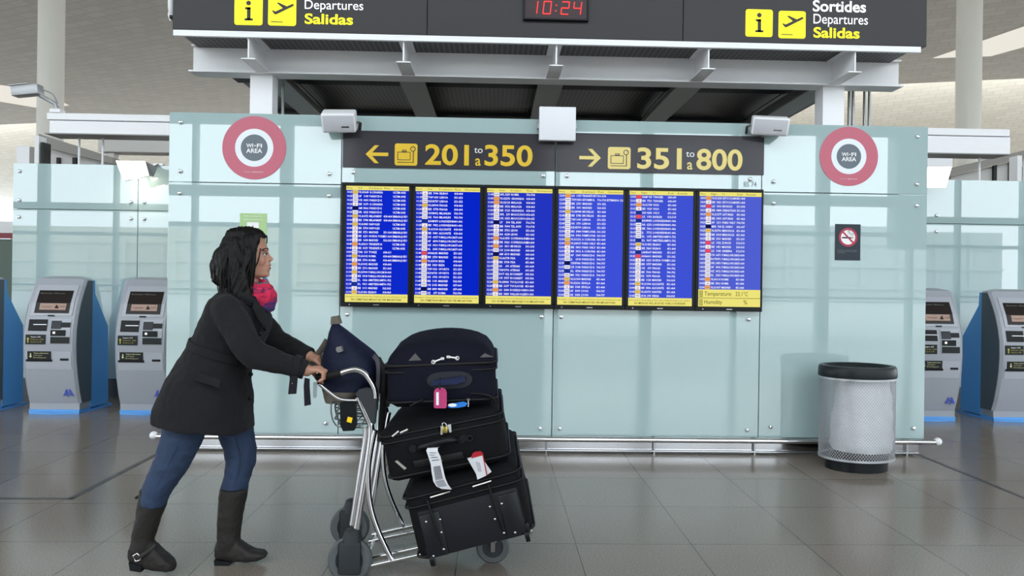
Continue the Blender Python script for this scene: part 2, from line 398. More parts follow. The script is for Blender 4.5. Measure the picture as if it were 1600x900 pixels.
# set-back wings
XW = [-5.165, -3.84, -1.9]
panel(XW[0], XW[1], WS, WT, WING_Y, 'upper glass panel of left wing, above leftmost kiosks', bl(XW[0], XW[1], WS, WT, .07, .09))
panel(XW[0], XW[1], .2, WS, WING_Y, 'tall glass panel of left wing behind the blue-sided kiosk', bl(XW[0], XW[1], .2, WS, .07, .09))
panel(XW[1], XW[2], WS, WT, WING_Y, 'upper glass panel of left wing under the lit floodlight', bl(XW[1], XW[2], WS, WT, .07, .09))
panel(XW[1], XW[2], .2, WS, WING_Y, 'glass panel of left wing behind kiosk beside the woman', bl(XW[1], XW[2], .2, WS, .07, .09))
panel(2.9, 4.0, WS, WT, WING_Y, 'narrow glass panel of right wing mostly hidden by the main wall', [])
panel(4.0, 7.3, WS, WT, WING_Y, 'upper glass panel of right wing under the floodlight', [(4.9, WS + .09)])
panel(4.0, 7.3, .2, WS, WING_Y, 'tall glass panel of right wing behind the right kiosks', [(4.9, WS - .09)])
# foot rail
t = thing('foot_rail', 'chrome tube rail running along the foot of the glass wall', 'rail', (.44, 5.24, 0))
RZ = .125
bm = nb(); tube(bm, [(XL - .03, 5.245, RZ), (1.25, 5.245, RZ)], .02, 20); mk('rail_tube', bm, CHROME, t)
bm = nb(); tube(bm, [(1.253, 5.245, RZ), (XR + .05, 5.245, RZ)], .02, 20); mk('rail_tube', bm, CHROME, t)
for x in (XL - .055, XR + .07):
    bm = nb(); ball(bm, (x, 5.245, RZ + .006), .03, sub=3); o = mk('end_cap', bm, WHITEP, t); o['label'] = 'white round end cap'
for x in (XL + .15, -.85, .42, 1.25, 2.03, XR - .12):
    bm = nb(); box(bm, x - .006, x + .006, 5.25, 5.345, RZ - .012, RZ + .012); box(bm, x - .006, x + .006, 5.32, 5.345, 0.0, RZ + .01); mk('bracket', bm, STEEL, t, False)
bm = nb(); tube(bm, [(XL + .02, 5.322, .022), (XR - .03, 5.322, .022)], .006, 12); mk('lower_tube', bm, CHROME, t)

# wireless stickers
def sticker(px, py, rpx, label):
    c = at(px, py, YG); r = rpx * YG / F_PX
    t = thing('wireless_sticker', label, 'sticker', (c.x, YG, c.z - r), 'round wireless area stickers')
    y = YG - .003
    bm = nb(); annulus(bm, c, r, r * .6, y - .001, YG, 64); mk('pink_ring', bm, mat('sticker_pink', (190, 92, 112), .35), t, False)
    bm = nb(); annulus(bm, c, r * .6, r * .42, y - .001, YG, 64); mk('white_ring', bm, mat('sticker_white', (228, 234, 238), .35), t, False)
    bm = nb(); loft(bm, [ring_xz(c, r * .42, r * .42, 64, y - .001), ring_xz(c, r * .42, r * .42, 64, YG)]); mk('disc', bm, mat('sticker_grey', (92, 102, 112), .35), t, False)
    bm = nb(); yy = y - .0022
    add_text(bm, 'WI', c.x - .25 * r, c.x - .03 * r, c.z + .01 * r, .115 * r, yy, bold=.04); add_text(bm, 'FI', c.x + .08 * r, c.x + .245 * r, c.z + .01 * r, .115 * r, yy, bold=.04)
    loft(bm, [ring_xz((c.x + .025 * r, 0, c.z + .068 * r), .022 * r, .022 * r, 12, yy), ring_xz((c.x + .025 * r, 0, c.z + .068 * r), .022 * r, .022 * r, 12, yy + .0005)])
    add_text(bm, 'AREA', c.x - .25 * r, c.x + .25 * r, c.z - .16 * r, .13 * r, yy, bold=.04); mk('lettering', bm, WHT, t, False)
    bm = nb(); add_text(bm, 'serveis de', c.x - .3 * r, c.x - .04 * r, c.z - .775 * r, .026 * r, yy); annulus(bm, (c.x + .01 * r, 0, c.z - .765 * r), .022 * r, .014 * r, yy, yy + .0004, 16); add_text(bm, 'internet', c.x + .05 * r, c.x + .29 * r, c.z - .775 * r, .026 * r, yy, bold=.03); mk('small_print', bm, WHT, t, False)
sticker(397.5, 231, 49, 'left round pink and white wireless area sticker'); sticker(1326, 244.5, 46.8, 'right round pink and white wireless area sticker')

# sign boards 201-350 and 351-800
def arrow(bm, c, w, h, th, sgn, y):
    # straight shaft and a chevron head, pointing to sgn*x
    x0, z0 = c
    tip = x0 + sgn * w / 2
    box(bm, x0 - w / 2, x0 + w / 2 if sgn < 0 else x0 + w / 2 - th * .4, y, y + .001, z0 - th / 2, z0 + th / 2) if sgn > 0 else box(bm, x0 - w / 2 + th * .4, x0 + w / 2, y, y + .001, z0 - th / 2, z0 + th / 2)
    for s in (1, -1):
        p = [(tip, z0), (tip - sgn * h * .5, z0 + s * h / 2), (tip - sgn * (h * .5 + th * 1.25), z0 + s * h / 2), (tip - sgn * th * 1.4, z0)]
        prism_xz(bm, p, y - .0004, y + .001)
def bag_icon(bm, x0, x1, z0, z1, y, mi_bg, mi_fg):
    w = x1 - x0; h = z1 - z0
    prism_xz(bm, rrect(x0, x1, z0, z1, w * .1), y, y + .001, mi_bg)
    y2 = y - .0006
    def fr(a, b, c_, d, th):
        for q in ((a, b, c_, c_ + th), (a, b, d - th, d), (a, a + th, c_, d), (b - th, b, c_, d)):
            box(bm, x0 + q[0] * w, x0 + q[1] * w, y2, y2 + .0005, z0 + q[2] * h, z0 + q[3] * h, mi=mi_fg)
    fr(.12, .70, .24, .62, .03); fr(.32, .52, .62, .71, .03)
    box(bm, x0 + .12 * w, x0 + .84 * w, y2, y2 + .0005, z0 + .13 * h, z0 + .16 * h, mi=mi_fg)
    box(bm, x0 + .80 * w, x0 + .84 * w, y2, y2 + .0005, z0 + .13 * h, z0 + .64 * h, mi=mi_fg)
    annulus(bm, (x0 + .8 * w, 0, z0 + .76 * h), .12 * w, .085 * w, y2, y2 + .0005, 24, mi_fg)
    prism_xz(bm, [(x0 + .79 * w, z0 + .74 * h), (x0 + .82 * w, z0 + .76 * h), (x0 + .87 * w, z0 + .84 * h), (x0 + .84 * w, z0 + .82 * h)], y2, y2 + .0005, mi_fg)
def gate_sign(tl, br_, label, gold, parts):
    a = at(*tl, YG - .012); b = at(*br_, YG - .012)
    t = thing('gate_sign', label, 'sign', ((a.x + b.x) / 2, YG - .012, b.z), 'check-in direction signs')
    bm = nb(); box(bm, a.x, b.x, YG - .012, YG - .0005, b.z, a.z, .001, 1); mk('board', bm, SIGN2, t, False)
    parts(t, gold)
def X(px, py): p = at(px, py, YG - .014); return p.x, p.z
def put_text(t, nm, s, px0, px1, pyb, pyt, m, bold=0.03, Y=None):
    Y = Y or YG - .0135
    p0 = at(px0, pyb, Y); p1 = at(px1, pyb, Y); h = (pyb - pyt) * Y / F_PX
    bm = nb(); add_text(bm, s, p0.x, p1.x, (p0.z + p1.z) / 2, h, Y, bold=bold); return mk(nm, bm, m, t, False)
def g1(t, gold):
    bm = nb(); c = X(589, 241); arrow(bm, c, .17, .135, .026, -1, YG - .0145); mk('arrow', bm, gold, t, False)
    bm = nb(); x0, z1 = X(617, 224); x1, z0 = X(652, 259); bag_icon(bm, x0, x1, z0, z1, YG - .0145, 0, 1); mk('luggage_icon', bm, [gold, SIGN2], t, False)
    put_text(t, 'number', '201', 664, 732.5, 257, 227, gold, .035); put_text(t, 'number', '350', 757, 832, 258.5, 228, gold, .035)
    put_text(t, 'word', 'to', 741, 754, 239, 229, WHT, .0); put_text(t, 'word', 'a', 742.5, 751, 258.5, 242.5, gold, .02)
def g2(t, gold):
    bm = nb(); c = X(922, 246.5); arrow(bm, c, .165, .135, .026, 1, YG - .0145); mk('arrow', bm, gold, t, False)
    bm = nb(); x0, z1 = X(950, 229.5); x1, z0 = X(985, 264.5); bag_icon(bm, x0, x1, z0, z1, YG - .0145, 0, 1); mk('luggage_icon', bm, [gold, SIGN2], t, False)
    put_text(t, 'number', '351', 995.5, 1065, 263, 232, gold, .035); put_text(t, 'number', '800', 1088, 1160, 265, 234, gold, .035)
    put_text(t, 'word', 'to', 1072, 1085, 245, 235, WHT, .0); put_text(t, 'word', 'a', 1073.5, 1082, 264.5, 248.5, gold, .02)
gate_sign((536, 203.5), (867, 267), 'dark sign reading 201 to 350 with arrow pointing left', GOLD, g1)
gate_sign((870, 207), (1193.5, 273.5), 'dark sign reading 351 to 800 with arrow pointing right', PALEGOLD, g2)
p = at(1162, 291.5, YG - .002); q = at(1182, 294.5, YG - .002); bm = nb(); add_text(bm, 'BS 74', at(1162, 294, YG).x, at(1182, 294, YG).x, p.z, .037, YG - .0015, bold=.02)
o = mk('wall_code', bm, mat('grey_lettering', (128, 140, 152), .5), None, False); base_at(o, (p.x, YG, p.z)); tag(o, 'grey wall code BS 74 at the lower right of the right sign', 'lettering')

# ------------------------------------------------------------------ flight displays
W_, Y_, K_, R_, O_, B_ = 'w', 'y', 'k', 'r', 'o', 'b'
U = 'ULTIM AVIS'; E_B = 'EMBARQUEU'
S1 = """10:25 y VLG 3668 G.CANARIA||U
10:25 w AF 1149 PARIS/CDG||U
10:25 w UX 3490 PARIS/CDG||U
10:25 w IBE 3670 G.CANARIA||U
10:25 k AM 5866 PARIS/CDG||U
10:25 w ISK 6325 PARIS/CDG||U
10:30 y VLG 6372 MILANMXP|418-464|E
10:30 w IBE 5748 MILANMXP|418-464|E
10:30 y VLG 6585 NAPOLES||U
10:30 w IBE 5734 NAPOLES||U
10:30 w IBE 5751 MADRID|351-364|E
10:35 w IBE 6251 NUEVA YORK|351-364|E
10:35 w IBE 1608 MADRID|562-563|E
10:45 o VLG 3210 TENERIFE N||U
10:45 w IBE 5675 TENERIFE N||U
10:50 w TAR 315 TUNEZ|608-611|
10:55 y VLG 6102 ROMA|418-464|E
10:55 w IBE 5796 ROMA|418-464|E
11:00 o VLG 1002 MADRID|418-464|
11:10 w IBE 2716 MADRID|351-364|
11:10 y VLG 3904 P.MALLORCA|418-464|
11:10 w IBE 5418 P.MALLORCA|418-464|
11:10 w KL 1666 AMSTERDAM|701-702|
11:10 b DL 9411 AMSTERDAM|701-702|
11:10 w IBE 1111 MADRID|562-563|
11:10 y VLG 1436 BILBAO|418-464|"""
S2 = """11:10 w IBE 5946 BILBAO|418-464|
11:15 w TAP 1039 LISBOA|551-553|
11:15 w RZO 5757 LISBOA|551-553|
11:20 y VLG 8994 PRAGA|418-464|
11:20 w IBE 5778 PRAGA|418-464|
11:30 w GWI 8952 MILANLIN|703-704|
11:30 w AZ 7666 MILANLIN|703-704|
11:35 b BAW 5479 LONDRESHR|401-406|
11:35 w IBE 7452 LONDRESHR|401-406|
11:35 y VLG 1318 ALICANTE|418-464|
11:35 w IBE 5481 ALICANTE|418-464|
11:35 w VX 6937 P.MALLORCA|657-664|
11:35 w AF 6894 P.MALLORCA|657-664|
11:35 w AZ 3416 P.MALLORCA|657-664|
11:35 w KL 3355 P.MALLORCA|657-664|
11:40 r AVA 6243 MADRID|351-363|
11:40 w IBE 2753 MADRID|351-363|
11:40 o VLG 3518 IBIZA|418-464|
11:40 w IBE 5439 IBIZA|418-464|
11:45 w TAP 1021 OPORTO|551-554|
11:45 w RZO 6733 OPORTO|551-554|
11:45 w AX 1793 OPORTO|551-554|
11:45 w IBE 1141 MADRID|562-563|
11:45 w UX 2153 MADRID|657-664|
11:45 k AM 6809 MADRID|657-664|
11:45 w AZ 677 ROMA|703-704|"""
S3 = """11:45 w APL 3259 ROMA|703-704|
11:50 o VLG 2376 GRANADA|418-464|
11:50 o VLG 2123 MALAGA|418-464|
11:50 w IBE 5502 MALAGA|418-464|
11:50 w IBE 5123 GRANADA|418-464|
11:55 w APL 299 MOSCU/SVO|654-655|
11:55 w UX 3353 MOSCU/SVO|654-655|
11:55 k LY 394 TEL AVIV|716-718|
11:55 w IBE 7694 TEL AVIV|716-718|
12:00 w IBE 5756 LEON|351-363|
12:00 w AA 6238 LEON|351-363|
12:05 o VLG 1875 COPENHAGUE|418-464|
12:05 w IBE 5426 COPENHAGUE|418-464|
12:05 o LH 1811 MUNICH|501-504|
12:10 w UX 2104 MADRID|660-664|
12:10 k AM 6519 MADRID|660-664|
12:15 y VLG 6778 PISA|451-464|
12:15 w IBE 5738 PISA|451-464|
12:15 w A3 691 ATENAS|601-604|
12:15 w TAP 5796 ATENAS|601-603|
12:20 w ROT 422 BUCAREST|305-306|
12:20 w UX 3757 BUCAREST|305-306|
12:20 y VLG 8981 TOULOUSE|451-464|
12:20 w IBE 5677 TOULOUSE|451-464|
12:25 o LH 3380 DUSSELDORF|501-504|
12:25 w IBE 5883 VALLADOLID|351-366|"""
S4 = """12:30 o LH 1157 FRANKFURT|501-504|
12:35 w THY 1854 ESTAMBUL|716-718|ESTIMADA 12:55
12:40 w IBE 2751 MADRID|351-352|
12:40 w IBE 1501 MADRID|560-563|
12:40 y VLG 8988 BRUSELAS|451-464|
12:45 w IBE 5785 BRUSELAS|451-464|
12:45 w TAP 1041 LISBOA|551-553|
12:45 w AX 1791 LISBOA|551-553|
12:45 w RZO 5799 LISBOA|551-553|
12:50 w IBE 5484 PAMPLONA|361-363|
12:50 w AA 5406 PAMPLONA|361-363|
12:50 y VLG 1292 A CORUNA|451-464|
12:50 o VLG 8967 PARIS ORLY|451-464|
12:50 w IBE 5803 PARIS ORLY|451-464|
12:50 w IBE 5812 A CORUNA|451-464|
12:55 w AF 1349 PARIS/CDG|704-707|
12:55 w JL 6318 PARIS/CDG|704-707|
12:55 k CSN 7086 PARIS/CDG|704-707|
12:55 w UX 5148 PARIS/CDG|704-707|
12:55 b DL 8798 PARIS/CDG|704-707|
12:55 w MK 9321 PARIS/CDG|704-707|
13:00 y VLG 1004 MADRID|451-464|
13:00 o VLG 2206 SEVILLA|451-464|
13:00 w IBE 5045 SEVILLA|451-464|
13:00 w AF 5399 LYON|704-707|
13:00 w KE 5403 LYON|704-707|"""
S5 = """13:05 r RAM 935 TANGER|608-609|
13:15 w IBE 7721 TANGER|608-609|
13:15 o VLG 1708 VIGO|451-464|
13:15 w IBE 9020 VIGO|451-464|
13:15 b SAS 4286 OSLO|601-602|
13:15 r LX 1956 BASILEA|512-514|
13:15 b BAW 0483 LONDRESHR|401-406|
13:15 w AA 6256 LONDRESHR|401-406|
13:15 w IBE 7466 LONDRESHR|401-406|
13:15 w JL 7712 LONDRESHR|401-406|
13:15 w KL 1672 AMSTERDAM|701-702|
13:15 b DL 9417 AMSTERDAM|701-702|
13:20 y VLG 1432 BILBAO|451-464|
13:20 w IBE 5860 BILBAO|451-464|
13:25 b LAN 5607 MADRID|351-367|
13:25 r AVA 6001 MADRID|351-362|
13:25 w IBE 6253 NUEVA YORK|351-363|
13:25 w IBE 0757 MADRID|351-363|
13:25 w OK 699 PRAGA|700-702|
13:25 w IBE 7606 PRAGA|700-702|
13:30 w KE 7670 PRAGA|700-702|
13:30 w IBE 1133 MADRID|560-563|
13:40 y VLG 1304 ALICANTE|451-464|
13:40 w IBE 5806 ALICANTE|451-464|
13:45 y VLG 2972 NANTES|451-464|
13:45 w AUA 398 VIENA|504-505|"""
S6 = """14:00 o VLG 1258 ESTOCOLMO|451-464|
14:00 w IBE 5421 ESTOCOLMO|451-464|
14:05 r LH 1813 MUNICH|501-504|
14:10 w IBE 8884 SSEBASTIAN|351-362|
14:15 o VLG 1577 ASTURIAS|451-464|
14:15 w IBE 5493 ASTURIAS|451-464|
14:20 w AF 1211 PARIS ORLY|704-705|
14:25 k MSR 768 EL CAIRO|606-607|
14:25 y VLG 3706 MENORCA|451-464|
14:25 w IBE 5418 MENORCA|451-464|
14:35 w IBE 2761 MADRID|351-363|
14:40 r LX 1952 ZURICH|512-514|
14:40 w IBE 1451 MADRID|560-563|
14:45 r LX 1943 GINEBRA|512-514|
14:50 w UX 6671 P.MALLORCA|653-664|
14:50 w ROT 9471 P.MALLORCA|653-664|
14:50 w APL 3459 P.MALLORCA|653-664|
14:50 w AF 4906 P.MALLORCA|653-664|
14:50 w AZ 3412 P.MALLORCA|653-664|
14:50 w KL 3353 P.MALLORCA|653-664|
14:55 o VLG 6114 ROMA|451-464|
14:55 w IBE 5816 ROMA|451-464|
15:00 o VLG 1007 MADRID|451-464|"""
HDR_CA = ['Hora', 'Vol', 'Destinació', 'Most.', 'Observacions']; HDR_ES = ['Hora', 'Vuelo', 'Destino', 'Most.', 'Observaciones']; HDR_EN = ['Time', 'Flight', 'To', 'Desk', 'Remarks']
N_CA = ("Passatgers: a l'hora indicada s'han d'embarcar a la porta indicada per la seva", "NO S'EMETRAN MISSATGES PER MEGAFONIA")
N_ES = ("Proceda a embarcar a la hora indicada por su aerolinea en la puerta", "NO SE EMITIRAN MENSAJES POR MEGAFONIA")
N_EN = ("Proceed to boarding at the time indicated by your airline.", "NO MESSAGES WILL BE ISSUED OVER LOUDSPEAKER")
TILE = {'w': emission('tile_white', (246, 242, 242), .95), 'y': emission('tile_yellow', (240, 214, 110), .9), 'k': emission('tile_navy', (22, 26, 70), .8), 'r': emission('tile_red', (236, 84, 96), .9), 'o': emission('tile_orange', (250, 176, 96), .9), 'b': emission('tile_blue', (30, 54, 140), .9)}
TKEYS = list(TILE); TMARK = [emission('tile_mark_red', (206, 90, 100), .8), emission('tile_mark_blue', (90, 110, 180), .8), emission('tile_mark_orange', (226, 130, 40), .8)]
SCRTXT = emission('screen_white', (244, 246, 255), 1.0); BAND = emission('screen_yellow', (246, 236, 128), .92); BANDTXT = emission('screen_ink', (92, 84, 20), .6)
PIX = [(540, 638), (648.3, 749), (760, 862), (871.7, 972.8), (982.6, 1082.2), (1092, 1189)]
YD = 5.235; ZTOP, ZBOT = 2.010, 1.142
BLUES = [(14, 42, 206), (8, 38, 204), (36, 54, 196), (62, 82, 220), (64, 84, 216), (82, 98, 214)]
WHICH = ['first flight display from the left, listing 10:25 Gran Canaria on top', 'second flight display from the left, listing 11:10 Bilbao on top', 'third flight display from the left, listing 11:45 Roma on top', 'fourth flight display from the left, listing 12:30 Frankfurt on top', 'fifth flight display from the left, listing 13:05 Tanger on top', 'rightmost flight display with temperature and humidity on its bottom band']
def flight_display(i, data, hdr, note):
    x0 = at(PIX[i][0], 380, YD).x; x1 = at(PIX[i][1], 380, YD).x; w = x1 - x0
    nx0 = x0 - .033 if i == 0 else (x0 + at(PIX[i - 1][1], 380, YD).x) / 2 + .0004; nx1 = x1 + .014 if i == 5 else (x1 + at(PIX[i + 1][0], 380, YD).x) / 2 - .0004
    t = thing('flight_display', WHICH[i], 'display', ((x0 + x1) / 2, YG, ZBOT - .03), 'flight information displays')
    # bezel as a frame of four bars with a back
    bm = nb(); zb, zt = ZBOT - .035, ZTOP + .025
    for q in ((nx0, nx1, zt - .025, zt), (nx0, nx1, zb, zb + .035), (nx0, x0, zb + .035, zt - .025), (x1, nx1, zb + .035, zt - .025)): box(bm, q[0], q[1], YD - .006, YG - .001, q[2], q[3], .003, 1)
    box(bm, x0, x1, YD + .004, YG - .001, ZBOT, ZTOP); mk('bezel', bm, BLACK, t, False)
    foot = .06 if note else .13; head = .031
    zf = ZBOT + foot; zh = ZTOP - head
    bm = nb(); box(bm, x0, x1, YD, YD + .004, zf, zh); mk('screen', bm, emission('screen_blue_%d' % i, BLUES[i], .95), t, False)
    bm = nb(); box(bm, x0, x1, YD - .0005, YD + .004, zh, ZTOP); mk('heading_band', bm, BAND, t, False)
    bm = nb(); box(bm, x0, x1, YD - .0005, YD + .004, ZBOT, zf); mk('notice_band', bm, BAND, t, False)
    bm = nb()
    for s, fx, fw in zip(hdr, (.01, .185, .365, .605, .755), (.085, .09, .21, .10, .235)):
        add_text(bm, s, x0 + fx * w, x0 + min(fx + fw, fx + .022 * len(s)) * w, zh + .009, .014, YD - .0012)
    mk('heading', bm, BANDTXT, t, False)
    rows = data.split('\n'); n = 26 if note else len(rows); pitch = (zh - zf) / n
    P = []
    for r in rows:
        a, g, ob = r.split('|'); tm, tl, cd, nm, ds = a.split(' ', 4); P.append((tm, tl, cd, nm, ds, g, {'U': U, 'E': E_B}.get(ob, ob)))
    v9 = text_geo('PARIS/CDG', .02, 1.0, 'LEFT', 1.0, 1)[0]; sx = .195 * w / (max(q[0] for q in v9) - min(q[0] for q in v9))
    y = YD - .0012
    for nm, k, fx, al in (('time_column', 0, .012, 'LEFT'), ('code_column', 2, .20, 'LEFT'), ('number_column', 3, .355, 'RIGHT'), ('destination_column', 4, .37, 'LEFT'), ('desk_column', 5, .60, 'LEFT'), ('remark_column', 6, .745, 'LEFT')):
        col = [p[k] for p in P]
        if any(col): bm = nb(); add_column(bm, col, x0 + fx * w, zh, pitch, .5, sx, y, al, bold=.02); mk(nm, bm, SCRTXT, t, False)
    bm = nb()
    for k, p in enumerate(P):
        z1 = zh - pitch * k - pitch * .06; z0 = z1 - pitch * .88; tx0 = x0 + .105 * w; tx1 = x0 + .19 * w
        box(bm, tx0, tx1, YD - .0012, YD - .0002, z0, z1, mi=TKEYS.index(p[1]))
        if p[1] in 'wyo':
            mi = 6 + (2 if p[1] != 'w' else (0 if p[2] == 'IBE' else 1)); cx = (tx0 + tx1) / 2; cz = (z0 + z1) / 2
            if p[2] == 'IBE': prism_xz(bm, [(cx - .008, cz - .005), (cx + .008, cz - .005), (cx + .002, cz + .005), (cx - .002, cz)], YD - .0018, YD - .0013, mi)
            else: box(bm, tx0 + .006, tx1 - .006, YD - .0018, YD - .0013, cz - .0025, cz + .0025, mi=mi)
    mk('airline_tiles', bm, list(TILE.values()) + TMARK, t, False)
    bm = nb()
    if note:
        add_text(bm, note[0], x0 + .02 * w, x1 - .02 * w, ZBOT + .036, .011, YD - .0012); add_text(bm, note[1], x0 + .10 * w, x1 - .10 * w, ZBOT + .012, .014, YD - .0012, bold=.02)
    else:
        h = foot / 2
        add_text(bm, 'Temperature:', x0 + .10 * w, x0 + .54 * w, ZBOT + h + .018, .03, YD - .0012); add_text(bm, '23,1°C', x0 + .60 * w, x0 + .80 * w, ZBOT + h + .018, .03, YD - .0012)
        add_text(bm, 'Humidity', x0 + .10 * w, x0 + .385 * w, ZBOT + .02, .03, YD - .0012); add_text(bm, '%', x0 + .73 * w, x0 + .79 * w, ZBOT + .02, .03, YD - .0012)
        box(bm, x0, x1, YD - .0012, YD - .0006, ZBOT + h - .002, ZBOT + h + .001)
        for zz in (ZBOT + .008, ZBOT + h + .008):
            for q in ((.02, .07, 0, .004), (.02, .07, .042, .046), (.02, .028, 0, .046), (.062, .07, 0, .046), (.04, .05, .008, .038)): box(bm, x0 + q[0] * w, x0 + q[1] * w, YD - .0012, YD - .0006, zz + q[2], zz + q[3])
    mk('notice', bm, BANDTXT, t, False)
    bm = nb(); box(bm, (x0 + x1) / 2 - .022, (x0 + x1) / 2 + .022, YD - .0066, YD - .006, zb + .012, zb + .019); box(bm, x0 + .03, x0 + .04, YD - .0066, YD - .006, zb + .012, zb + .02); mk('maker_badge', bm, mat('badge_silver', (170, 170, 172), .3, .8), t, False)
for i, (d, h, n) in enumerate(((S1, HDR_CA, N_CA), (S2, HDR_CA, N_CA), (S3, HDR_ES, N_ES), (S4, HDR_CA, N_CA), (S5, HDR_EN, N_EN), (S6, HDR_EN, None))): flight_display(i, d, h, n)

# no smoking sign, green notice
a = at(1305, 350, YG); b = at(1343.5, 407, YG); w = b.x - a.x; h = a.z - b.z; cx = (a.x + b.x) / 2; y = YG - .006
t = thing('no_smoking_sign', 'small dark no smoking sign on glass above the bin', 'sign', (cx, YG, b.z))
bm = nb(); box(bm, a.x, b.x, y, YG - .0003, b.z, a.z, .001, 1); mk('plate', bm, mat('plate_dark', (50, 58, 66), .35), t, False)
cc = V((cx, 0, a.z - .365 * h)); r = .37 * w; yy = y - .0012
bm = nb(); loft(bm, [ring_xz(cc, r * .9, r * .9, 40, yy + .0004), ring_xz(cc, r * .9, r * .9, 40, yy + .001)]); mk('white_disc', bm, WHT, t, False)
RED = mat('prohibition_red', (172, 36, 66), .45)
bm = nb(); annulus(bm, cc, r, r * .77, yy - .0004, yy + .0004, 40)
d = r * .8; n_ = r * .09; k = .7071
prism_xz(bm, [(cc.x - d * k - n_ * k, cc.z + d * k - n_ * k), (cc.x - d * k + n_ * k, cc.z + d * k + n_ * k), (cc.x + d * k + n_ * k, cc.z - d * k + n_ * k), (cc.x + d * k - n_ * k, cc.z - d * k - n_ * k)], yy - .0005, yy + .0003); mk('red_ring', bm, RED, t, False)
bm = nb(); box(bm, cc.x - .66 * r, cc.x + .34 * r, yy, yy + .0004, cc.z - .12 * r, cc.z + .03 * r); box(bm, cc.x + .39 * r, cc.x + .45 * r, yy, yy + .0004, cc.z - .12 * r, cc.z + .03 * r); box(bm, cc.x + .49 * r, cc.x + .55 * r, yy, yy + .0004, cc.z - .12 * r, cc.z + .03 * r)
for off in (0, .14):
    tube(bm, smooth_path([(cc.x + (x_ + off * .6) * r, yy + .0001, cc.z + (z_ + off) * r) for x_, z_ in ((.5, .12), (.45, .28), (.25, .3), (.12, .38), (.1, .55), (-.02, .55), (.0, .7))], 4), .022 * r, 5)
mk('cigarette', bm, BLACK, t, False)
bm = nb()
for k, s in enumerate(('Prohibit fumar en tot aquest recinte, aeroport', 'Prohibido fumar en todo el recinto del aero', 'No smoking area')): add_text(bm, s, a.x + .09 * w, a.x + (.88, .86, .4)[k] * w, b.z + (.27 - .035 * k) * h, .014 * h, y - .001)
mk('small_print', bm, mat('dim_lettering', (170, 172, 178), .5), t, False)
a = at(375, 333, YG); b = at(416.5, 392, YG); w = b.x - a.x; h = a.z - b.z; y = YG - .002
t = thing('green_notice', 'light green notice stuck on the glass behind the head of the woman', 'notice', ((a.x + b.x) / 2, YG, b.z))
bm = nb(); box(bm, a.x, b.x, y, YG - .0003, b.z, a.z); mk('sheet', bm, mat('notice_green', (168, 200, 140), .5), t, False)
bm = nb(); box(bm, a.x + .27 * w, a.x + .7 * w, y - .0006, y - .0002, b.z + .1 * h, b.z + .76 * h); mk('white_label', bm, WHT, t, False)
bm = nb(); add_text(bm, 'Informació', a.x + .16 * w, a.x + .84 * w, a.z - .09 * h, .035 * h, y - .0008); add_text(bm, 'Information', a.x + .16 * w, a.x + .84 * w, a.z - .18 * h, .035 * h, y - .0008); mk('lettering', bm, WHT, t, False)
bm = nb(); add_text(bm, '+', a.x + .38 * w, a.x + .6 * w, b.z + .5 * h, .2 * h, y - .0009); mk('plus_mark', bm, mat('mark_grey', (120, 124, 118), .5), t, False)

# speakers and antenna box on the wall's upper edge
def wall_speaker(tl, br_, tilt, side, label):
    Y = 5.16; a = at(*tl, Y); b = at(*br_, Y); cx = (a.x + b.x) / 2; cz = (a.z + b.z) / 2; w = b.x - a.x; h = a.z - b.z
    t = thing('wall_speaker', label, 'speaker', (cx, YG, cz - h / 2), 'loudspeakers on the wall edge')
    Mx = Matrix.Translation((cx, Y + .03, cz)) @ Matrix.Rotation(math.radians(tilt), 4, 'X') @ Matrix.Rotation(math.radians(side), 4, 'Z')
    bm = nb(); box(bm, -w * .48, w * .48, -.06, .075, -h * .33, h * .4, .014, 4, M=Mx); mk('cabinet', bm, WHITEP, t)
    bm = nb(); box(bm, -w * .43, w * .43, -.066, -.058, -h * .27, h * .33, .004, 2, M=Mx); mk('grille', bm, mat('speaker_grille', (200, 200, 205), .6, bump=.4, bscale=900), t)
    bm = nb(); box(bm, w * .08, w * .3, -.0685, -.066, -h * .12, -h * .06, .001, 1, M=Mx); mk('badge', bm, CHROME, t, False)
    s = 1 if side >= 0 else -1
    bm = nb(); tube(bm, [Mx @ V((s * w * .5, .0, 0)), Mx @ V((s * w * .58, .02, -.01)), V((cx + s * w * .5, YG - .002, cz - .03))], .008, 8, flat=1.6); mk('bracket', bm, STEEL, t); bm = nb(); box(bm, cx - .03, cx + .03, YG - .03, YG - .001, cz - .06, cz - .0, .003, 1); mk('wall_plate', bm, STEEL, t)
wall_speaker((502, 168), (556, 211), 28, 4, 'white tilted loudspeaker on wall edge left of sign 201')
wall_speaker((1177, 177), (1233, 216), 20, -14, 'white tilted loudspeaker on wall edge right of sign 351')
Y = 5.2; a = at(843, 166, Y); b = at(899.5, 220, Y)
t = thing('antenna_box', 'flat white square antenna box between the two dark signs', 'box', ((a.x + b.x) / 2, YG, b.z))
bm = nb(); box(bm, a.x, b.x, Y, Y + .05, b.z, a.z, .006, 3); mk('cover', bm, mat('antenna_white', (226, 227, 232), .45), t)
bm = nb(); box(bm, a.x - .012, b.x + .012, Y + .045, YG - .001, (a.z + b.z) / 2 - .03, (a.z + b.z) / 2 + .02, .004, 1); mk('mount', bm, STEEL, t)

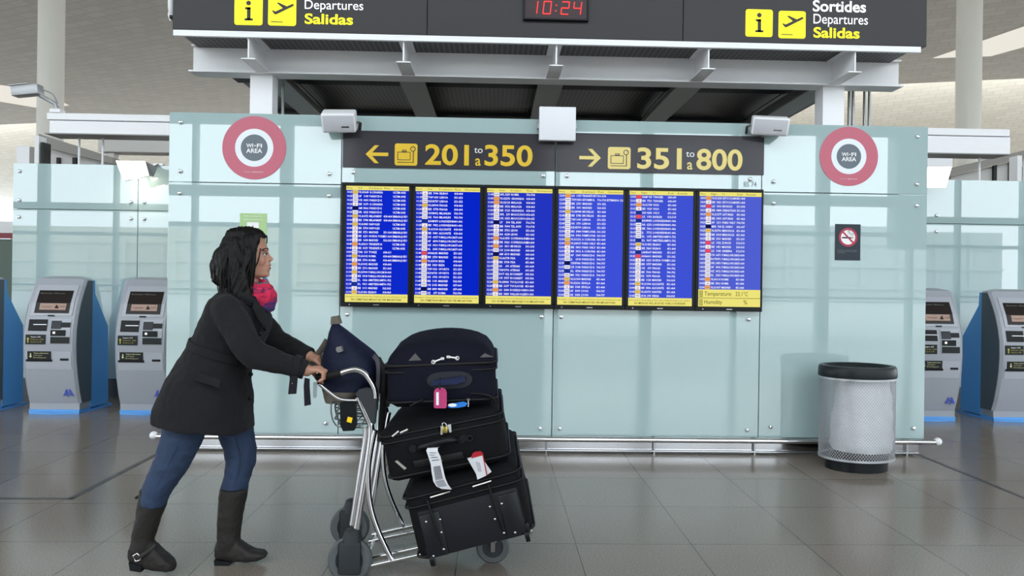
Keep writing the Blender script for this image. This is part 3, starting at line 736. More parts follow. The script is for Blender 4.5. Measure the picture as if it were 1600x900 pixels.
# ------------------------------------------------------------------ steel frame over the wall, canopy and hanging sign
YB = 5.39
bot = EYE + 316 * YB / F_PX; top = EYE + 353 * YB / F_PX
def ibeam_x(bm, x0, x1, y, z0, z1, fl_=.10, tk=.012):
    box(bm, x0, x1, y, y + tk, z0, z1); box(bm, x0, x1, y - fl_ * .35, y + fl_, z0, z0 + tk); box(bm, x0, x1, y - fl_ * .35, y + fl_, z1 - tk, z1)
def ibeam_y(bm, x, y0, y1, z0, z1, fl_=.1, tk=.012):
    box(bm, x - tk / 2, x + tk / 2, y0, y1, z0, z1); box(bm, x - fl_, x + fl_, y0, y1, z0, z0 + tk); box(bm, x - fl_, x + fl_, y0, y1, z1 - tk, z1)
xa = at(302, 100, YB).x; xb = at(1404, 120, YB).x
t = thing('steel_frame', 'white steel beam frame on two posts above the glass wall', 'steel frame', ((xa + xb) / 2, YB, 0))
bm = nb(); box(bm, xa, xb, YB, YB + .012, bot, top); box(bm, xa - .02, xb + .02, YB - .04, YB + .12, bot - .012, bot); box(bm, xa, xb, YB - .04, YB + .12, top, top + .012); mk('main_beam', bm, WHITE, t, False)
YS = 5.0; zs0 = EYE + 380 * YS / F_PX; zb_, zt_ = EYE + 338.5 * 5.03 / F_PX, zs0 - .010
brx = [at(388, 80, 5.03).x, at(630.5, 80, 5.03).x, at(869.5, 80, 5.03).x, at(1107.5, 80, 5.03).x, at(1336.5, 85, 5.03).x]
for x in brx:
    bm = nb(); box(bm, x - .005, x + .005, 5.03, YB, zb_, zt_); box(bm, x - .05, x + .05, 5.03, YB, zb_ - .008, zb_); box(bm, x - .05, x + .05, 5.0, YB, zt_, zt_ + .008)
    mk('bracket', bm, WHITE, t, False)
for px in (407, 1304):
    x = at(px, 150, YB).x
    bm = nb(); box(bm, x - .085, x + .085, YB + .014, YB + .024, 0.0, bot - .012); box(bm, x - .085, x - .077, YB + .024, YB + .15, 0.0, bot - .012); box(bm, x + .077, x + .085, YB + .024, YB + .15, 0.0, bot - .012); mk('post', bm, WHITE, t, False)
# rafters of the canopy running back from the frame
rz0, rz1 = zb_, zt_
bm = None
for x in brx:
    bm = nb(); box(bm, x - .012, x + .012, YB + .14, 9.6, bot + .01, zt_ - .03); box(bm, x - .1, x + .1, YB + .14, 9.6, bot - .002, bot + .01); mk('rafter', bm, mat('rafter_grey', (150, 150, 148), .5), t, False)
bm = nb(); box(bm, brx[0] - .22, brx[4] + .22, 9.6, 9.75, bot - .1, zt_); mk('rear_beam', bm, mat('rafter_grey', (150, 150, 148)), t, False)
t2 = thing('canopy_ceiling', 'dark perforated canopy panels above the white steel frame', 'canopy', ((xa + xb) / 2, 7, zt_ + .01))
gx = [brx[0] - .52] + brx + [brx[4] + .47]
for a_, b_ in zip(gx, gx[1:]):
    bm = nb(); box(bm, a_ + .01, b_ - .01, 5.12, 9.9, zt_ + .012, zt_ + .05); mk('grille_panel', bm, GRILLE, t2, False)
    bm = nb()
    for yy in (5.95, 7.3, 8.7): box(bm, a_ + .01, b_ - .01, yy, yy + .28, zt_ - .02, zt_ + .012)
    mk('cross_duct', bm, mat('duct_dark', (46, 48, 50), .6), t2, False)
bm = nb(); box(bm, gx[0], gx[-1], 5.055, 5.075, zt_ + .0005, zt_ + .05); box(bm, gx[0], gx[-1], 5.002, 5.028, zs0 - .042, zs0 - .001); mk('edge_trim', bm, WHITE, t2, False)
# conduits beside the posts
def conduit(px, label, Y=5.5, r=.012):
    ze = bot - .004 if px < 800 else zt_ - .03
    x = at(px, 150, Y).x
    bm = nb(); tube(bm, [(x, Y + .02, 0.0), (x, Y + .02, ze)], r, 12); o = mk('conduit_pipe', bm, mat('galvanised_pipe', (160, 164, 162), .35, .6), None); base_at(o, (x, Y + .02, 0)); tag(o, label, 'pipe', 'conduit pipes beside the posts')
conduit(424.5, 'thin grey conduit pipe touching the left steel post', 5.7); conduit(441, 'thin grey conduit pipe standing clear of the left steel post', 5.7)
conduit(1329, 'first grey conduit pipe from the right steel post', 5.6); conduit(1335, 'second grey conduit pipe from the right steel post', 5.6); conduit(1353, 'third grey conduit pipe from the right steel post', 5.7); conduit(1360.5, 'fourth grey conduit pipe, farthest from the right steel post', 5.7)

# hanging sign
a = at(269, 50, YS); b = at(1448, 79.5, YS); zs1 = zs0 + .66
t = thing('departures_sign', 'long charcoal hanging sign with departures lettering and yellow icons', 'sign', ((a.x + b.x) / 2, YS, zs0))
sx = [a.x, at(667.5, 30, YS).x, at(1067.5, 30, YS).x, b.x]
for x0, x1 in zip(sx, sx[1:]):
    bm = nb(); box(bm, x0 + .0015, x1 - .0015, YS, YS + .05, zs0, zs1, .003, 1); mk('face_panel', bm, SIGN, t, False)
def picto(cx, cz, s, kind):
    y = YS - .002
    bm = nb(); prism_xz(bm, rrect(cx - s / 2, cx + s / 2, cz - s / 2, cz + s / 2, s * .09), y, YS); o = mk('pictogram', bm, YELLIT, t, False)
    bm = nb(); y2 = y - .001
    if kind == 'i':
        loft(bm, [ring_xz((cx, 0, cz + .29 * s), .085 * s, .085 * s, 24, y2), ring_xz((cx, 0, cz + .29 * s), .085 * s, .085 * s, 24, y2 + .0006)])
        box(bm, cx - .055 * s, cx + .075 * s, y2, y2 + .0006, cz - .32 * s, cz + .14 * s); box(bm, cx - .13 * s, cx + .075 * s, y2, y2 + .0006, cz + .06 * s, cz + .14 * s); box(bm, cx - .14 * s, cx + .16 * s, y2, y2 + .0006, cz - .34 * s, cz - .26 * s)
        mk('letter_i', bm, SIGN, o, False)
    else:
        P = [(-.37, .02), (-.32, .045), (-.25, -.0), (.02, .13), (-.20, .31), (-.13, .33), (.17, .2), (.36, .29), (.42, .27), (.42, .235), (.36, .19), (-.2, -.1), (-.26, -.11)]
        prism_xz(bm, [(cx + p_[0] * s, cz + p_[1] * s) for p_ in P], y2, y2 + .0006); box(bm, cx - .40 * s, cx + .03 * s, y2, y2 + .0006, cz - .385 * s, cz - .35 * s); mk('aeroplane', bm, SIGN, o, False)
for pxs in (((388.5, 17.5, 'i'), (441, 18.5, 'p')), ((1186, 36.2, 'i'), (1237.5, 38.7, 'p'))):
    for px, py, kd in pxs:
        c = at(px, py, YS); picto(c.x, c.z, 43 * YS / F_PX, kd)
for (ss) in (((476, 560, -6.5, -24.5), (476, 567.5, 14.8, 0.8), (476, 551.5, 37.5, 22.5)), ((1270, 1353, 18.2, 1.5), (1271, 1356, 37.5, 22.5), (1271, 1343, 59, 43.5))):
    for (p0, p1, zb0, zt0), s, m, bo in zip(ss, ('Sortides', 'Departures', 'Salidas'), (WHTLIT, WHTLIT, YELLIT), (.03, .0, .035)): put_text(t, 'word', s, p0, p1, zb0, zt0, m, bo, YS - .002)
t = thing('digital_clock', 'black digital clock with red digits 10:24 on the hanging sign', 'clock', (at(868, 34, YS).x, YS, at(868, 34, YS).z))
a = at(818, -12, YS); b = at(919, 34.7, YS)
bm = nb()
for q in ((a.x, b.x, a.z - .012, a.z), (a.x, b.x, b.z, b.z + .012), (a.x, a.x + .012, b.z + .012, a.z - .012), (b.x - .012, b.x, b.z + .012, a.z - .012)): box(bm, q[0], q[1], YS - .03, YS - .0005, q[2], q[3], .002, 1)
mk('case', bm, BLACK, t, False)
bm = nb(); box(bm, a.x + .012, b.x - .012, YS - .018, YS - .001, b.z + .012, a.z - .012); mk('face', bm, mat('clock_face', (56, 40, 44), .25), t, False)
SEG = {'0': 'abcdef', '1': 'bc', '2': 'abged', '4': 'fgbc'}; LED = emission('red_led', (255, 70, 70), 1.6); DIM = mat('unlit_led', (84, 48, 54), .4)
def digit(bm, d, x, z, w, h, y, th):
    S = {'a': ((0, h), (w, h)), 'b': ((w, h / 2), (w, h)), 'c': ((w, 0), (w, h / 2)), 'd': ((0, 0), (w, 0)), 'e': ((0, 0), (0, h / 2)), 'f': ((0, h / 2), (0, h)), 'g': ((0, h / 2), (w, h / 2))}
    for s in SEG[d]:
        (p0, q0), (p1, q1) = S[s]; tube(bm, [(x + p0 + .1 * q0, y, z + q0), (x + p1 + .1 * q1, y, z + q1)], th, 6)
bm = nb(); dg = .098; zb0 = at(868, 23.5, YS).z
for s, px in zip('1024', (827, 848, 876, 895)): digit(bm, s, at(px, 20, YS).x, zb0, .052, .088, YS - .0205, .0042)
for dz in (.022, .062):
    ball(bm, (at(867.5, 20, YS).x + dz * .1, YS - .0205, zb0 + dz), .006, sub=1)
mk('digits', bm, LED, t, False)
# dome camera at the left end of the sign
c = at(272, 8, 5.12); t = thing('dome_camera', 'white dome camera fixed to the left end of the hanging sign', 'camera', (c.x, 5.12, c.z - .1))
bm = nb(); ball(bm, (c.x - .005, 5.12, c.z), (.03, .06, .11), sub=3); mk('dome', bm, WHITEP, t)
bm = nb(); box(bm, c.x - .012, c.x + .02, 5.07, 5.17, c.z - .115, c.z - .09, .004, 2); mk('clip', bm, BLACK, t)
c = at(264, 22, 5.12); bm = nb(); tube(bm, smooth_path([(c.x + .02, 5.12, c.z + .03), (c.x - .0, 5.12, c.z), (c.x + .015, 5.12, c.z - .05)]), .008, 8); mk('cable', bm, WHITEP, t)

# ------------------------------------------------------------------ side beams, cctv camera, floodlights, structures behind
def side_beam(x0px, x1px, ytop, ymid, ybot, Y, label, parts=True):
    a = at(x0px, ytop, Y); b = at(x1px, ybot, Y); m_ = at(x0px, ymid, Y); x0, x1 = (a.x, b.x)
    t = thing('side_beam', label, 'beam', ((x0 + x1) / 2, Y, b.z), 'white beams behind the glass wall')
    bm = nb(); box(bm, x0, x1, Y, Y + .25, m_.z, a.z, .004, 1); mk('cap', bm, WHITE, t, False)
    bm = nb(); box(bm, x0 + .02, x1, Y + .02, Y + .24, b.z + .012, m_.z - .006); mk('web', bm, WHITE, t, False)
    bm = nb(); box(bm, x0 - .01, x1, Y - .02, Y + .26, b.z, b.z + .012); mk('flange', bm, mat('rafter_grey', (150, 150, 148)), t, False)
    xx = x0 + (x1 - x0) * .93; bm = nb(); box(bm, xx - .05, xx + .05, Y + .08, Y + .18, 0, b.z); mk('prop', bm, WHITE, t, False)
side_beam(73, 285, 176, 186.5, 213.5, 7.75, 'white beam on the left carrying the security camera')
side_beam(1578, 1440, 202, 213, 240, 7.75, 'white beam right of the main glass wall')
a = at(55, 152, 7.7)
t = thing('security_camera', 'grey security camera on an arm above the left beam', 'camera', at(86, 177, 7.8), )
p0 = at(22, 144, 7.7); p1 = at(64, 140, 7.7); ax = (p1 - p0).normalized()
bm = nb(); Mx = Matrix.Translation((p0 + p1) / 2) @ Matrix.Rotation(-math.atan2(ax.z, ax.x), 4, 'Y'); L_ = (p1 - p0).length
box(bm, -L_ / 2, L_ / 2, -.06, .06, -.055, .055, .012, 2, M=Mx); mk('housing', bm, mat('camera_grey', (172, 174, 176), .35, .3), t)
bm = nb(); box(bm, -L_ / 2 - .02, L_ / 2 - .1, -.07, .07, .056, .066, .003, 1, M=Mx); mk('sun_shield', bm, mat('camera_light', (200, 202, 204), .4), t)
bm = nb(); tube(bm, [at(62, 149, 7.72), at(86, 162, 7.8), at(92, 176, 7.8)], .022, 10); tube(bm, smooth_path([at(66, 140, 7.72), at(82, 147, 7.75), at(90, 162, 7.8)]), .008, 8); mk('arm', bm, mat('camera_grey', (172, 174, 176)), t)
bm = nb(); box(bm, at(81, 170, 7.8).x, at(97, 170, 7.8).x, 7.76, 7.86, at(88, 176.5, 7.8).z, at(88, 171, 7.8).z); mk('base', bm, WHITE, t, False)
def floodlight(q, bk, Y, label, light):
    P = [at(*p_, Y) for p_ in q]; c = sum(P, V()) / 4
    t = thing('floodlight', label, 'floodlight', (c.x, Y, min(p_.z for p_ in P)), 'wall floodlights')
    bm = nb(); loft(bm, [[p_ for p_ in P], [p_ + V((0, .01, 0)) for p_ in P]]); mk('lens', bm, emission('flood_lens', (255, 246, 224), 6.0), t, False)
    bm = nb(); Q = [at(*p_, Y + .12) for p_ in bk]; loft(bm, [[p_ + V((0, .012, 0)) for p_ in P], [p_ + V((0, .05, 0)) for p_ in P], Q]); mk('housing', bm, mat('camera_grey', (172, 174, 176)), t, False)
    bm = nb(); q_ = sum(Q, V()) / 4; tube(bm, [q_, V((q_.x, WING_Y + .02, max(q_.z, WT + .012)))], .014, 8); box(bm, q_.x - .05, q_.x + .05, WING_Y - .004, WING_Y + .06, WT + .0005, WT + .02); mk('arm', bm, STEEL, t, False)
    d = bpy.data.lights.new('flood_lamp', 'AREA'); d.size = .12; d.energy = 7; d.color = (1, .9, .72); o = bpy.data.objects.new('flood_lamp', d); C.collection.objects.link(o)
    o.location = V(c) + V((.0, .06, -.06)); o.rotation_euler = light; put(o, t)
floodlight([(181, 251), (226, 252), (232, 274), (193, 282)], [(222, 252), (246, 262), (240, 276), (228, 274)], 7.3, 'lit floodlight above the left wing beside the main wall', (math.radians(45), 0, 0))
floodlight([(1440, 261), (1487, 261), (1478, 293), (1440, 293)], [(1442, 262), (1470, 262), (1466, 288), (1442, 288)], 7.3, 'lit floodlight above the right wing beside the main wall', (math.radians(45), 0, 0))

# partitions and escalator parapets standing in the hall behind the wings
GP = mat('partition_grey', (196, 194, 190), .5); DG = mat('parapet_grey', (140, 136, 130), .55); DK = mat('dark_opening', (36, 38, 38), .4)
def backdrop(left):
    Y = 13.0; f_ = (lambda x: x) if left else None
    side = 'left' if left else 'right'
    t = thing('escalator_parapet', 'sloping grey escalator parapet behind the %s wing' % side, 'escalator', at(120 if left else 1520, 320, Y), 'escalators in the hall')
    bm = nb()
    if left: P = [(60, 209), (76, 214), (176, 246), (176, 256), (76, 232), (62, 224)]
    else: P = [(1486, 275), (1486, 264), (1530, 252), (1620, 230), (1620, 243), (1530, 264)]
    poly = [at(p_[0], p_[1], Y) for p_ in P]; loft(bm, [poly, [p_ + V((0, 1.2, 0)) for p_ in poly]]); mk('handrail_beam', bm, DG, t, False)
    bm = nb(); zb0 = 0
    poly = [(76, 231), (174, 255), (174, 430), (76, 430)] if left else [(1486, 276), (1620, 244), (1620, 440), (1486, 440)]
    poly = [at(p_[0], p_[1], Y + .2) for p_ in poly]
    for p_ in poly[2:]: p_.z = 0
    loft(bm, [poly, [p_ + V((0, .8, 0)) for p_ in poly]]); mk('side_panel', bm, GP, t, False)
    bm = nb()
    for x0, x1 in (((88, 92), (113, 118)) if left else ((1553, 1557), (1578, 1584))):
        a_ = at(x0, 246, Y + .15); b_ = at(x1, 330, Y + .15); box(bm, a_.x, b_.x, Y + .15, Y + .19, b_.z, a_.z)
    mk('joint', bm, DK, t, False)
    t = thing('hall_partition', 'pale partition panel standing at outer edge of the %s wing' % side, 'partition', at(36 if left else 1594, 300, Y - 1), 'partitions in the hall')
    for k, (x0, x1, y0, m) in enumerate(((26, 46, 228, WHITE), (46, 53, 230, DG), (54, 61, 212, WHITE), (64, 68, 222, DK)) if left else ((1590, 1597, 243, WHITE), (1598, 1630, 260, GP))):
        a_ = at(x0, y0, Y - 1); b_ = at(x1, y0, Y - 1); bm = nb(); box(bm, a_.x, b_.x, Y - 1, Y - .8, 0, a_.z); mk('panel', bm, m, t, False)
backdrop(True); backdrop(False)
def hall_beam(x0, x1, y0, y1, Y, label, m):
    a_ = at(x0, y0, Y); b_ = at(x1, y1, Y); t = thing('hall_beam', label, 'beam', ((a_.x + b_.x) / 2, Y, 0), 'beams in the hall')
    bm = nb(); box(bm, a_.x, b_.x, Y, Y + .4, b_.z, a_.z, .01, 1); mk('beam', bm, m, t, False)
    for xx in (a_.x + .2, b_.x - .1): bm = nb(); box(bm, xx - .08, xx + .08, Y + .1, Y + .3, 0, b_.z); mk('post', bm, m, t, False)
hall_beam(153, 330, 216, 240, 15, 'grey crossbeam in the hall above the left floodlight', GP)
hall_beam(1380, 1489, 236, 262, 11, 'short white crossbeam in hall below the right beam', WHITE)
def cable(px, y0, Y, label):
    a_ = at(px, y0, Y); bm = nb(); tube(bm, [(a_.x, Y, WT - .3), (a_.x, Y, a_.z)], .012, 8); o = mk('hanger_rod', bm, WHITE, None); base_at(o, (a_.x, Y, WT - .3)); tag(o, label, 'rod', 'hanger rods')
cable(124, 212, 7.95, 'thin white rod under the left beam, nearer the column'); cable(161, 212, 7.95, 'thin white rod under the left beam, nearer the floodlight'); cable(1530.5, 238, 7.95, 'thin white rod under the right beam')
# shop front far left behind the wing
Y = 20; a = at(-40, 345, Y); b = at(30, 345, Y)
t = thing('shop_front', 'pale shop front with dark red band beyond the left wing', 'shop front', ((a.x + b.x) / 2, Y, 0))
bm = nb(); box(bm, a.x, b.x, Y, Y + .3, at(10, 364, Y).z, a.z); mk('fascia', bm, WHITE, t, False)
bm = nb(); box(bm, a.x, b.x, Y - .02, Y, at(10, 373, Y).z, at(10, 364, Y).z); mk('red_band', bm, mat('dark_red', (128, 24, 40), .4), t, False)
bm = nb(); box(bm, a.x, b.x, Y + .1, Y + .2, 0, at(10, 373, Y).z); mk('dim_glass', bm, mat('dim_glass', (110, 124, 116), .1), t, False)

# ------------------------------------------------------------------ check-in kiosks
KG = mat('kiosk_grey', (158, 162, 170), .35); KS = mat('kiosk_side', (88, 98, 104), .4); KB = mat('kiosk_blue', (92, 162, 222), .4); KLB = mat('kiosk_light_blue', (92, 160, 226), .3)
KP = mat('kiosk_panel', (172, 176, 184), .35); KL = mat('kiosk_label', (34, 38, 38), .4)
def scr_mat():
    m = bpy.data.materials.new('kiosk_screen'); m.use_nodes = True; b_ = m.node_tree.nodes['Principled BSDF']
    b_.inputs['Base Color'].default_value = lin((24, 22, 22)); b_.inputs['Roughness'].default_value = .2; b_.inputs['Specular IOR Level'].default_value = .12
    b_.inputs['Emission Color'].default_value = lin((60, 52, 48)); b_.inputs['Emission Strength'].default_value = .25
    return m
KSCR = scr_mat()
PRO = [(.10, .015), (.2, -.02), (.35, -.055), (.5, -.08), (.65, -.09), (.8, -.085), (.92, -.06), (1.05, -.02), (1.17, .035), (1.26, .085), (1.31, .12)]
def fy(z):
    for (za, ya), (zb0, yb) in zip(PRO, PRO[1:]):
        if z <= zb0: t = max(0, (z - za) / (zb0 - za)); return ya + (yb - ya) * t
    return PRO[-1][1]
def kiosk(x0, y0, label, flip=False):
    W = .465; t = thing('checkin_kiosk', label, 'kiosk', (x0 + W / 2, y0, 0), 'self check-in kiosks')
    def P(u, z, off=0.0): return V((x0 + u * W, y0 + fy(z) - off, z))
    bm = nb(); rings = []
    zz = [.10, .2, .35, .5, .65, .8, .92, 1.05, 1.17, 1.26]
    for z in zz: 
        y = y0 + fy(z); rings.append([V((x0 - .01, y + .02, z)), V((x0 + .012, y, z)), V((x0 + W - .012, y, z)), V((x0 + W + .01, y + .02, z)), V((x0 + W + .01, y0 + .19, z)), V((x0 - .01, y0 + .19, z))])
    # arched top
    for k in range(3):
        zc = 1.275 + .012 * k; y = y0 + .09 + .02 * k; i_ = .02 + .05 * k
        rings.append([V((x0 + i_ - .02, y + .02, zc)), V((x0 + .012 + i_, y, zc)), V((x0 + W - .012 - i_, y, zc)), V((x0 + W + .02 - i_, y + .02, zc)), V((x0 + W + .02 - i_, y0 + .19, zc)), V((x0 + i_ - .02, y0 + .19, zc))])
    loft(bm, rings); mk('body', bm, KG, t, True, 30)
    bm = nb()
    for s in (x0 - .0115, x0 + W + .0105):
        r0_ = [V((s, y0 + fy(z) + .028, z)) for z in zz]; r1_ = [V((s, y0 + .189, z)) for z in reversed(zz)]; ring = r0_ + r1_
        loft(bm, [ring, [p_ + V((.001, 0, 0)) for p_ in ring]])
    mk('side_cheek', bm, KS, t, False)
    bm = nb(); prism = [(.191, 0.03), (.191, 1.262), (.225, 1.262), (.235, 1.13), (.47, .80), (.49, .03)]
    for s0, s1 in ((x0 - .01, x0 + W + .01),):
        A = [V((s0, y0 + p_[0], p_[1])) for p_ in prism]; B = [V((s1, y0 + p_[0], p_[1])) for p_ in prism]; loft(bm, [A, B])
    mk('blue_cabinet', bm, KB, t, False)
    bm = nb(); box(bm, x0 + .0, x0 + W, y0 + .02, y0 + .19, .03, .105); mk('plinth', bm, KG, t, False)
    bm = nb(); loft(bm, [[V((x0 - .0, y0 + .01, z)), V((x0 + W / 2, y0 - .03, z)), V((x0 + W, y0 + .01, z)), V((x0 + W + .03, y0 + .3, z)), V((x0 + W + .03, y0 + .52, z)), V((x0 - .03, y0 + .52, z)), V((x0 - .03, y0 + .3, z))] for z in (0, .018)]); box(bm, x0 - .002, x0 + W + .002, y0 + .012, y0 + .19, .018, .04); mk('base_plate', bm, KLB, t, False)
    def patch(nm, u0, u1, z0, z1, off, m, par=t, thick=.006):
        bm = nb(); A = []; off *= 1.5
        for z in [z0] + [z for z, _ in PRO if z0 + .004 < z < z1 - .004] + [z1]:
            s = 0
            A.append([P(u0 + s, z, off), P(u1 + s, z, off), P(u1 + s, z, off - thick - .003), P(u0 + s, z, off - thick - .003)])
        loft(bm, A); return mk(nm, bm, m, par, False)
    patch('screen_surround', .10, .92, .93, 1.215, .004, KP)
    sc = patch('screen', .17, .85, .955, 1.165, .007, KSCR)
    patch('screen_banner', .26, .78, .985, 1.045, .0085, mat('screen_tan', (150, 116, 98), .3, emit=.12), sc, .002)
    bm = nb(); M_ = P(.52, 1.015, .018); 
    add_text(bm, 'TOQUE AQUI', P(.30, 1.01).x, P(.5, 1.01).x, 1.008, .012, M_.y - .001); prism_xz(bm, [(P(.56, 1).x, 1.0), (P(.64, 1).x, 1.0), (P(.60, 1).x, 1.036)], M_.y - .002, M_.y - .001); add_text(bm, 'TOUCH', P(.66, 1).x, P(.76, 1).x, 1.01, .012, M_.y - .001); mk('banner_mark', bm, BLACK, sc, False)
    bm = nb(); add_text(bm, 'Bienvenido / Welcome', P(.22, 1).x, P(.7, 1).x, 1.132, .014, P(.5, 1.132, .0125).y - .004); mk('screen_heading', bm, mat('screen_dim', (110, 112, 112), .4), sc, False)
    patch('camera_slit', .45, .58, .925, .938, .006, BLACK)
    o = patch('passport_reader', .10, .46, .79, .895, .004, mat('slot_black', (8, 9, 11), .3)); patch('reader_bar', .2, .46, .845, .852, .009, STEEL, o, .004)
    o = patch('passport_label', .06, .445, .665, .755, .005, KL)
    bm = nb(); yy = P(.3, .71, .0095).y - .003
    add_text(bm, 'Passaport o DNI', P(.17, .7).x, P(.36, .7).x, .728, .013, yy, 0, .02); mk('label_heading', bm, WHT, o, False)
    bm = nb(); add_text(bm, 'Pasaporte o DNI', P(.17, .7).x, P(.42, .7).x, .705, .012, yy); add_text(bm, 'Passport or ID', P(.17, .7).x, P(.38, .7).x, .683, .012, yy)
    xx = P(.115, .7).x; prism_xz(bm, [(xx - .014, .712), (xx, .73), (xx + .014, .712), (xx + .005, .712), (xx + .005, .68), (xx - .005, .68), (xx - .005, .712)], yy, yy + .001); mk('label_lines', bm, mat('label_olive', (180, 170, 70), .5), o, False)
    o = patch('card_panel', .53, .93, .67, .9, .003, KP)
    patch('keypad', .55, .74, .81, .885, .007, DKGREY, o, .004); patch('card_slot', .74, .92, .825, .87, .007, BLACK, o, .004); patch('card_reader', .55, .84, .745, .80, .008, BLACK, o, .005)
    patch('reader_light', .60, .645, .765, .785, .010, mat('reader_white', (236, 232, 226), .3, emit=.6), o, .002)
    l = patch('card_label', .55, .92, .675, .735, .007, KL, o, .004)
    o = patch('printer_panel', .06, .95, .43, .60, .003, KP)
    l = patch('printer_label', .10, .56, .525, .60, .007, KL, o, .005)
    patch('printer_mouth', .07, .58, .505, .525, .008, mat('slot_black', (8, 9, 11), .3), o, .005); patch('coin_slot', .74, .9, .515, .535, .007, BLACK, o, .004)
    bm = nb(); yy = P(.3, .57, .0125).y - .003; add_text(bm, 'Targeta embarcament', P(.23, .5).x, P(.52, .5).x, .578, .012, yy, 0, .02)
    add_text(bm, 'Tarjeta embarque', P(.23, .5).x, P(.4, .5).x, .558, .011, yy); add_text(bm, 'Boarding pass', P(.23, .5).x, P(.48, .5).x, .538, .011, yy)
    xx = P(.17, .5).x; prism_xz(bm, [(xx - .014, .556), (xx, .54), (xx + .014, .556), (xx + .005, .556), (xx + .005, .582), (xx - .005, .582), (xx - .005, .556)], yy, yy + .001); mk('printer_lines', bm, mat('label_pale', (206, 200, 150), .5), o, False)
    bm = nb(); xx = P(.83, .2).x; yy = P(.8, .2, .003).y - .006
    prism_xz(bm, [(xx - .05, .175), (xx - .012, .185), (xx - .006, .265), (xx - .022, .245), (xx - .036, .2)], yy, yy + .004); prism_xz(bm, [(xx + .05, .175), (xx + .012, .185), (xx - .002, .268), (xx + .018, .245), (xx + .036, .2)], yy, yy + .004); prism_xz(bm, [(xx - .004, .165), (xx + .004, .165), (xx, .22)], yy, yy + .004); mk('emblem', bm, mat('emblem_blue', (44, 70, 170), .4), t, False)
    return t
ky = 6.675
kiosk(-5.21, ky, 'kiosk at the far left edge showing only its blue side')
kiosk(-4.366, ky, 'grey and blue check-in kiosk fully in view on the left')
kiosk(-3.522, ky, 'grey check-in kiosk between the blue cabinet and the woman')
kiosk(4.08, ky + .03, 'check-in kiosk partly hidden by right end of glass wall')
kiosk(4.932, ky + .03, 'check-in kiosk at the right edge with blue side visible')

# ------------------------------------------------------------------ litter bin
bx, by, ra, rb = 2.635, 4.965, .262, .195
t = thing('litter_bin', 'oval wire mesh litter bin with black lid by the glass wall', 'bin', (bx, by, 0))
def oval(z, s=1.0, n=64): return [V((bx + ra * s * math.cos(2 * math.pi * k / n), by + rb * s * math.sin(2 * math.pi * k / n), z)) for k in range(n)]
bm = nb(); loft(bm, [oval(0, .83), oval(.085, .83)]); mk('base', bm, BLACK, t)
bm = nb(); rows, cols = 46, 80; grid = []
for j in range(rows + 1):
    z = .088 + (.655 - .088) * j / rows
    grid.append([bm.verts.new((bx + ra * math.cos(2 * math.pi * (k + .5 * (j % 2)) / cols), by + rb * math.sin(2 * math.pi * (k + .5 * (j % 2)) / cols), z)) for k in range(cols)])
def bar(bm, a_, b_, r):
    d = (b_ - a_).normalized(); c = V(((a_.x + b_.x) / 2 - bx, ((a_.y + b_.y) / 2 - by) * (ra / rb) ** 2, 0)).normalized(); s = d.cross(c).normalized() * r
    A = [bm.verts.new(p_) for p_ in (a_ - s, a_ + s, b_ + s, b_ - s)]; B = [bm.verts.new(v.co - c * r * 1.4) for v in A]
    bm.faces.new(A); bm.faces.new(B[::-1])
    for i in range(4): bm.faces.new((A[i], B[i], B[(i + 1) % 4], A[(i + 1) % 4]))
pts = [[v.co.copy() for v in r] for r in grid]; bm.free(); bm = nb()
for j in range(rows):
    for k in range(cols):
        a_ = pts[j][k]
        for kk in ((k, (k - 1) % cols) if j % 2 == 0 else (k, (k + 1) % cols)): bar(bm, a_, pts[j + 1][kk], .0012)
me = bpy.data.meshes.new('wire_mesh'); bm.to_mesh(me); bm.free(); mkme('wire_mesh', me, mat('mesh_metal', (178, 180, 184), .35, .5), t, False)
for z in (.088, .655): bm = nb(); loft(bm, [oval(z - .008, 1.012), oval(z + .008, 1.012), oval(z + .008, .985), oval(z - .008, .985), oval(z - .008, 1.012)], cap=False); mk('hoop', bm, mat('mesh_metal', (178, 180, 184)), t)
bm = nb(); rings = []
for j in range(16):
    z = .135 + .51 * j / 15; s = .86 - .13 * (j / 15) ** 2 - (.05 if j < 1 else 0)
    lf = .10 + .35 * max(0, z - .3)
    rings.append([V((bx + .028 + (1 - lf * max(0, -math.cos(2 * math.pi * k / 48))) * (ra * s + .022 * noise.noise(V((k * .35, j * .5, 0)))) * math.cos(2 * math.pi * k / 48), by + (rb * s + .018 * noise.noise(V((k * .35, j * .5, 3)))) * math.sin(2 * math.pi * k / 48), z)) for k in range(48)])
loft(bm, rings); o = mk('bag', bm, mat('bag_film', (226, 228, 230), .35, bump=.4, bscale=30), None); base_at(o, (bx, by, .135)); o.name = 'bin_liner'; tag(o, 'crumpled pale plastic liner bag inside the mesh bin', 'bin liner')
bm = nb(); loft(bm, [oval(.662, 1.03), oval(.672, 1.045), oval(.728, 1.03), oval(.742, .99), oval(.742, .90), oval(.716, .80), oval(.712, .3)]); mk('lid', bm, mat('lid_black', (34, 38, 40), .35), t)

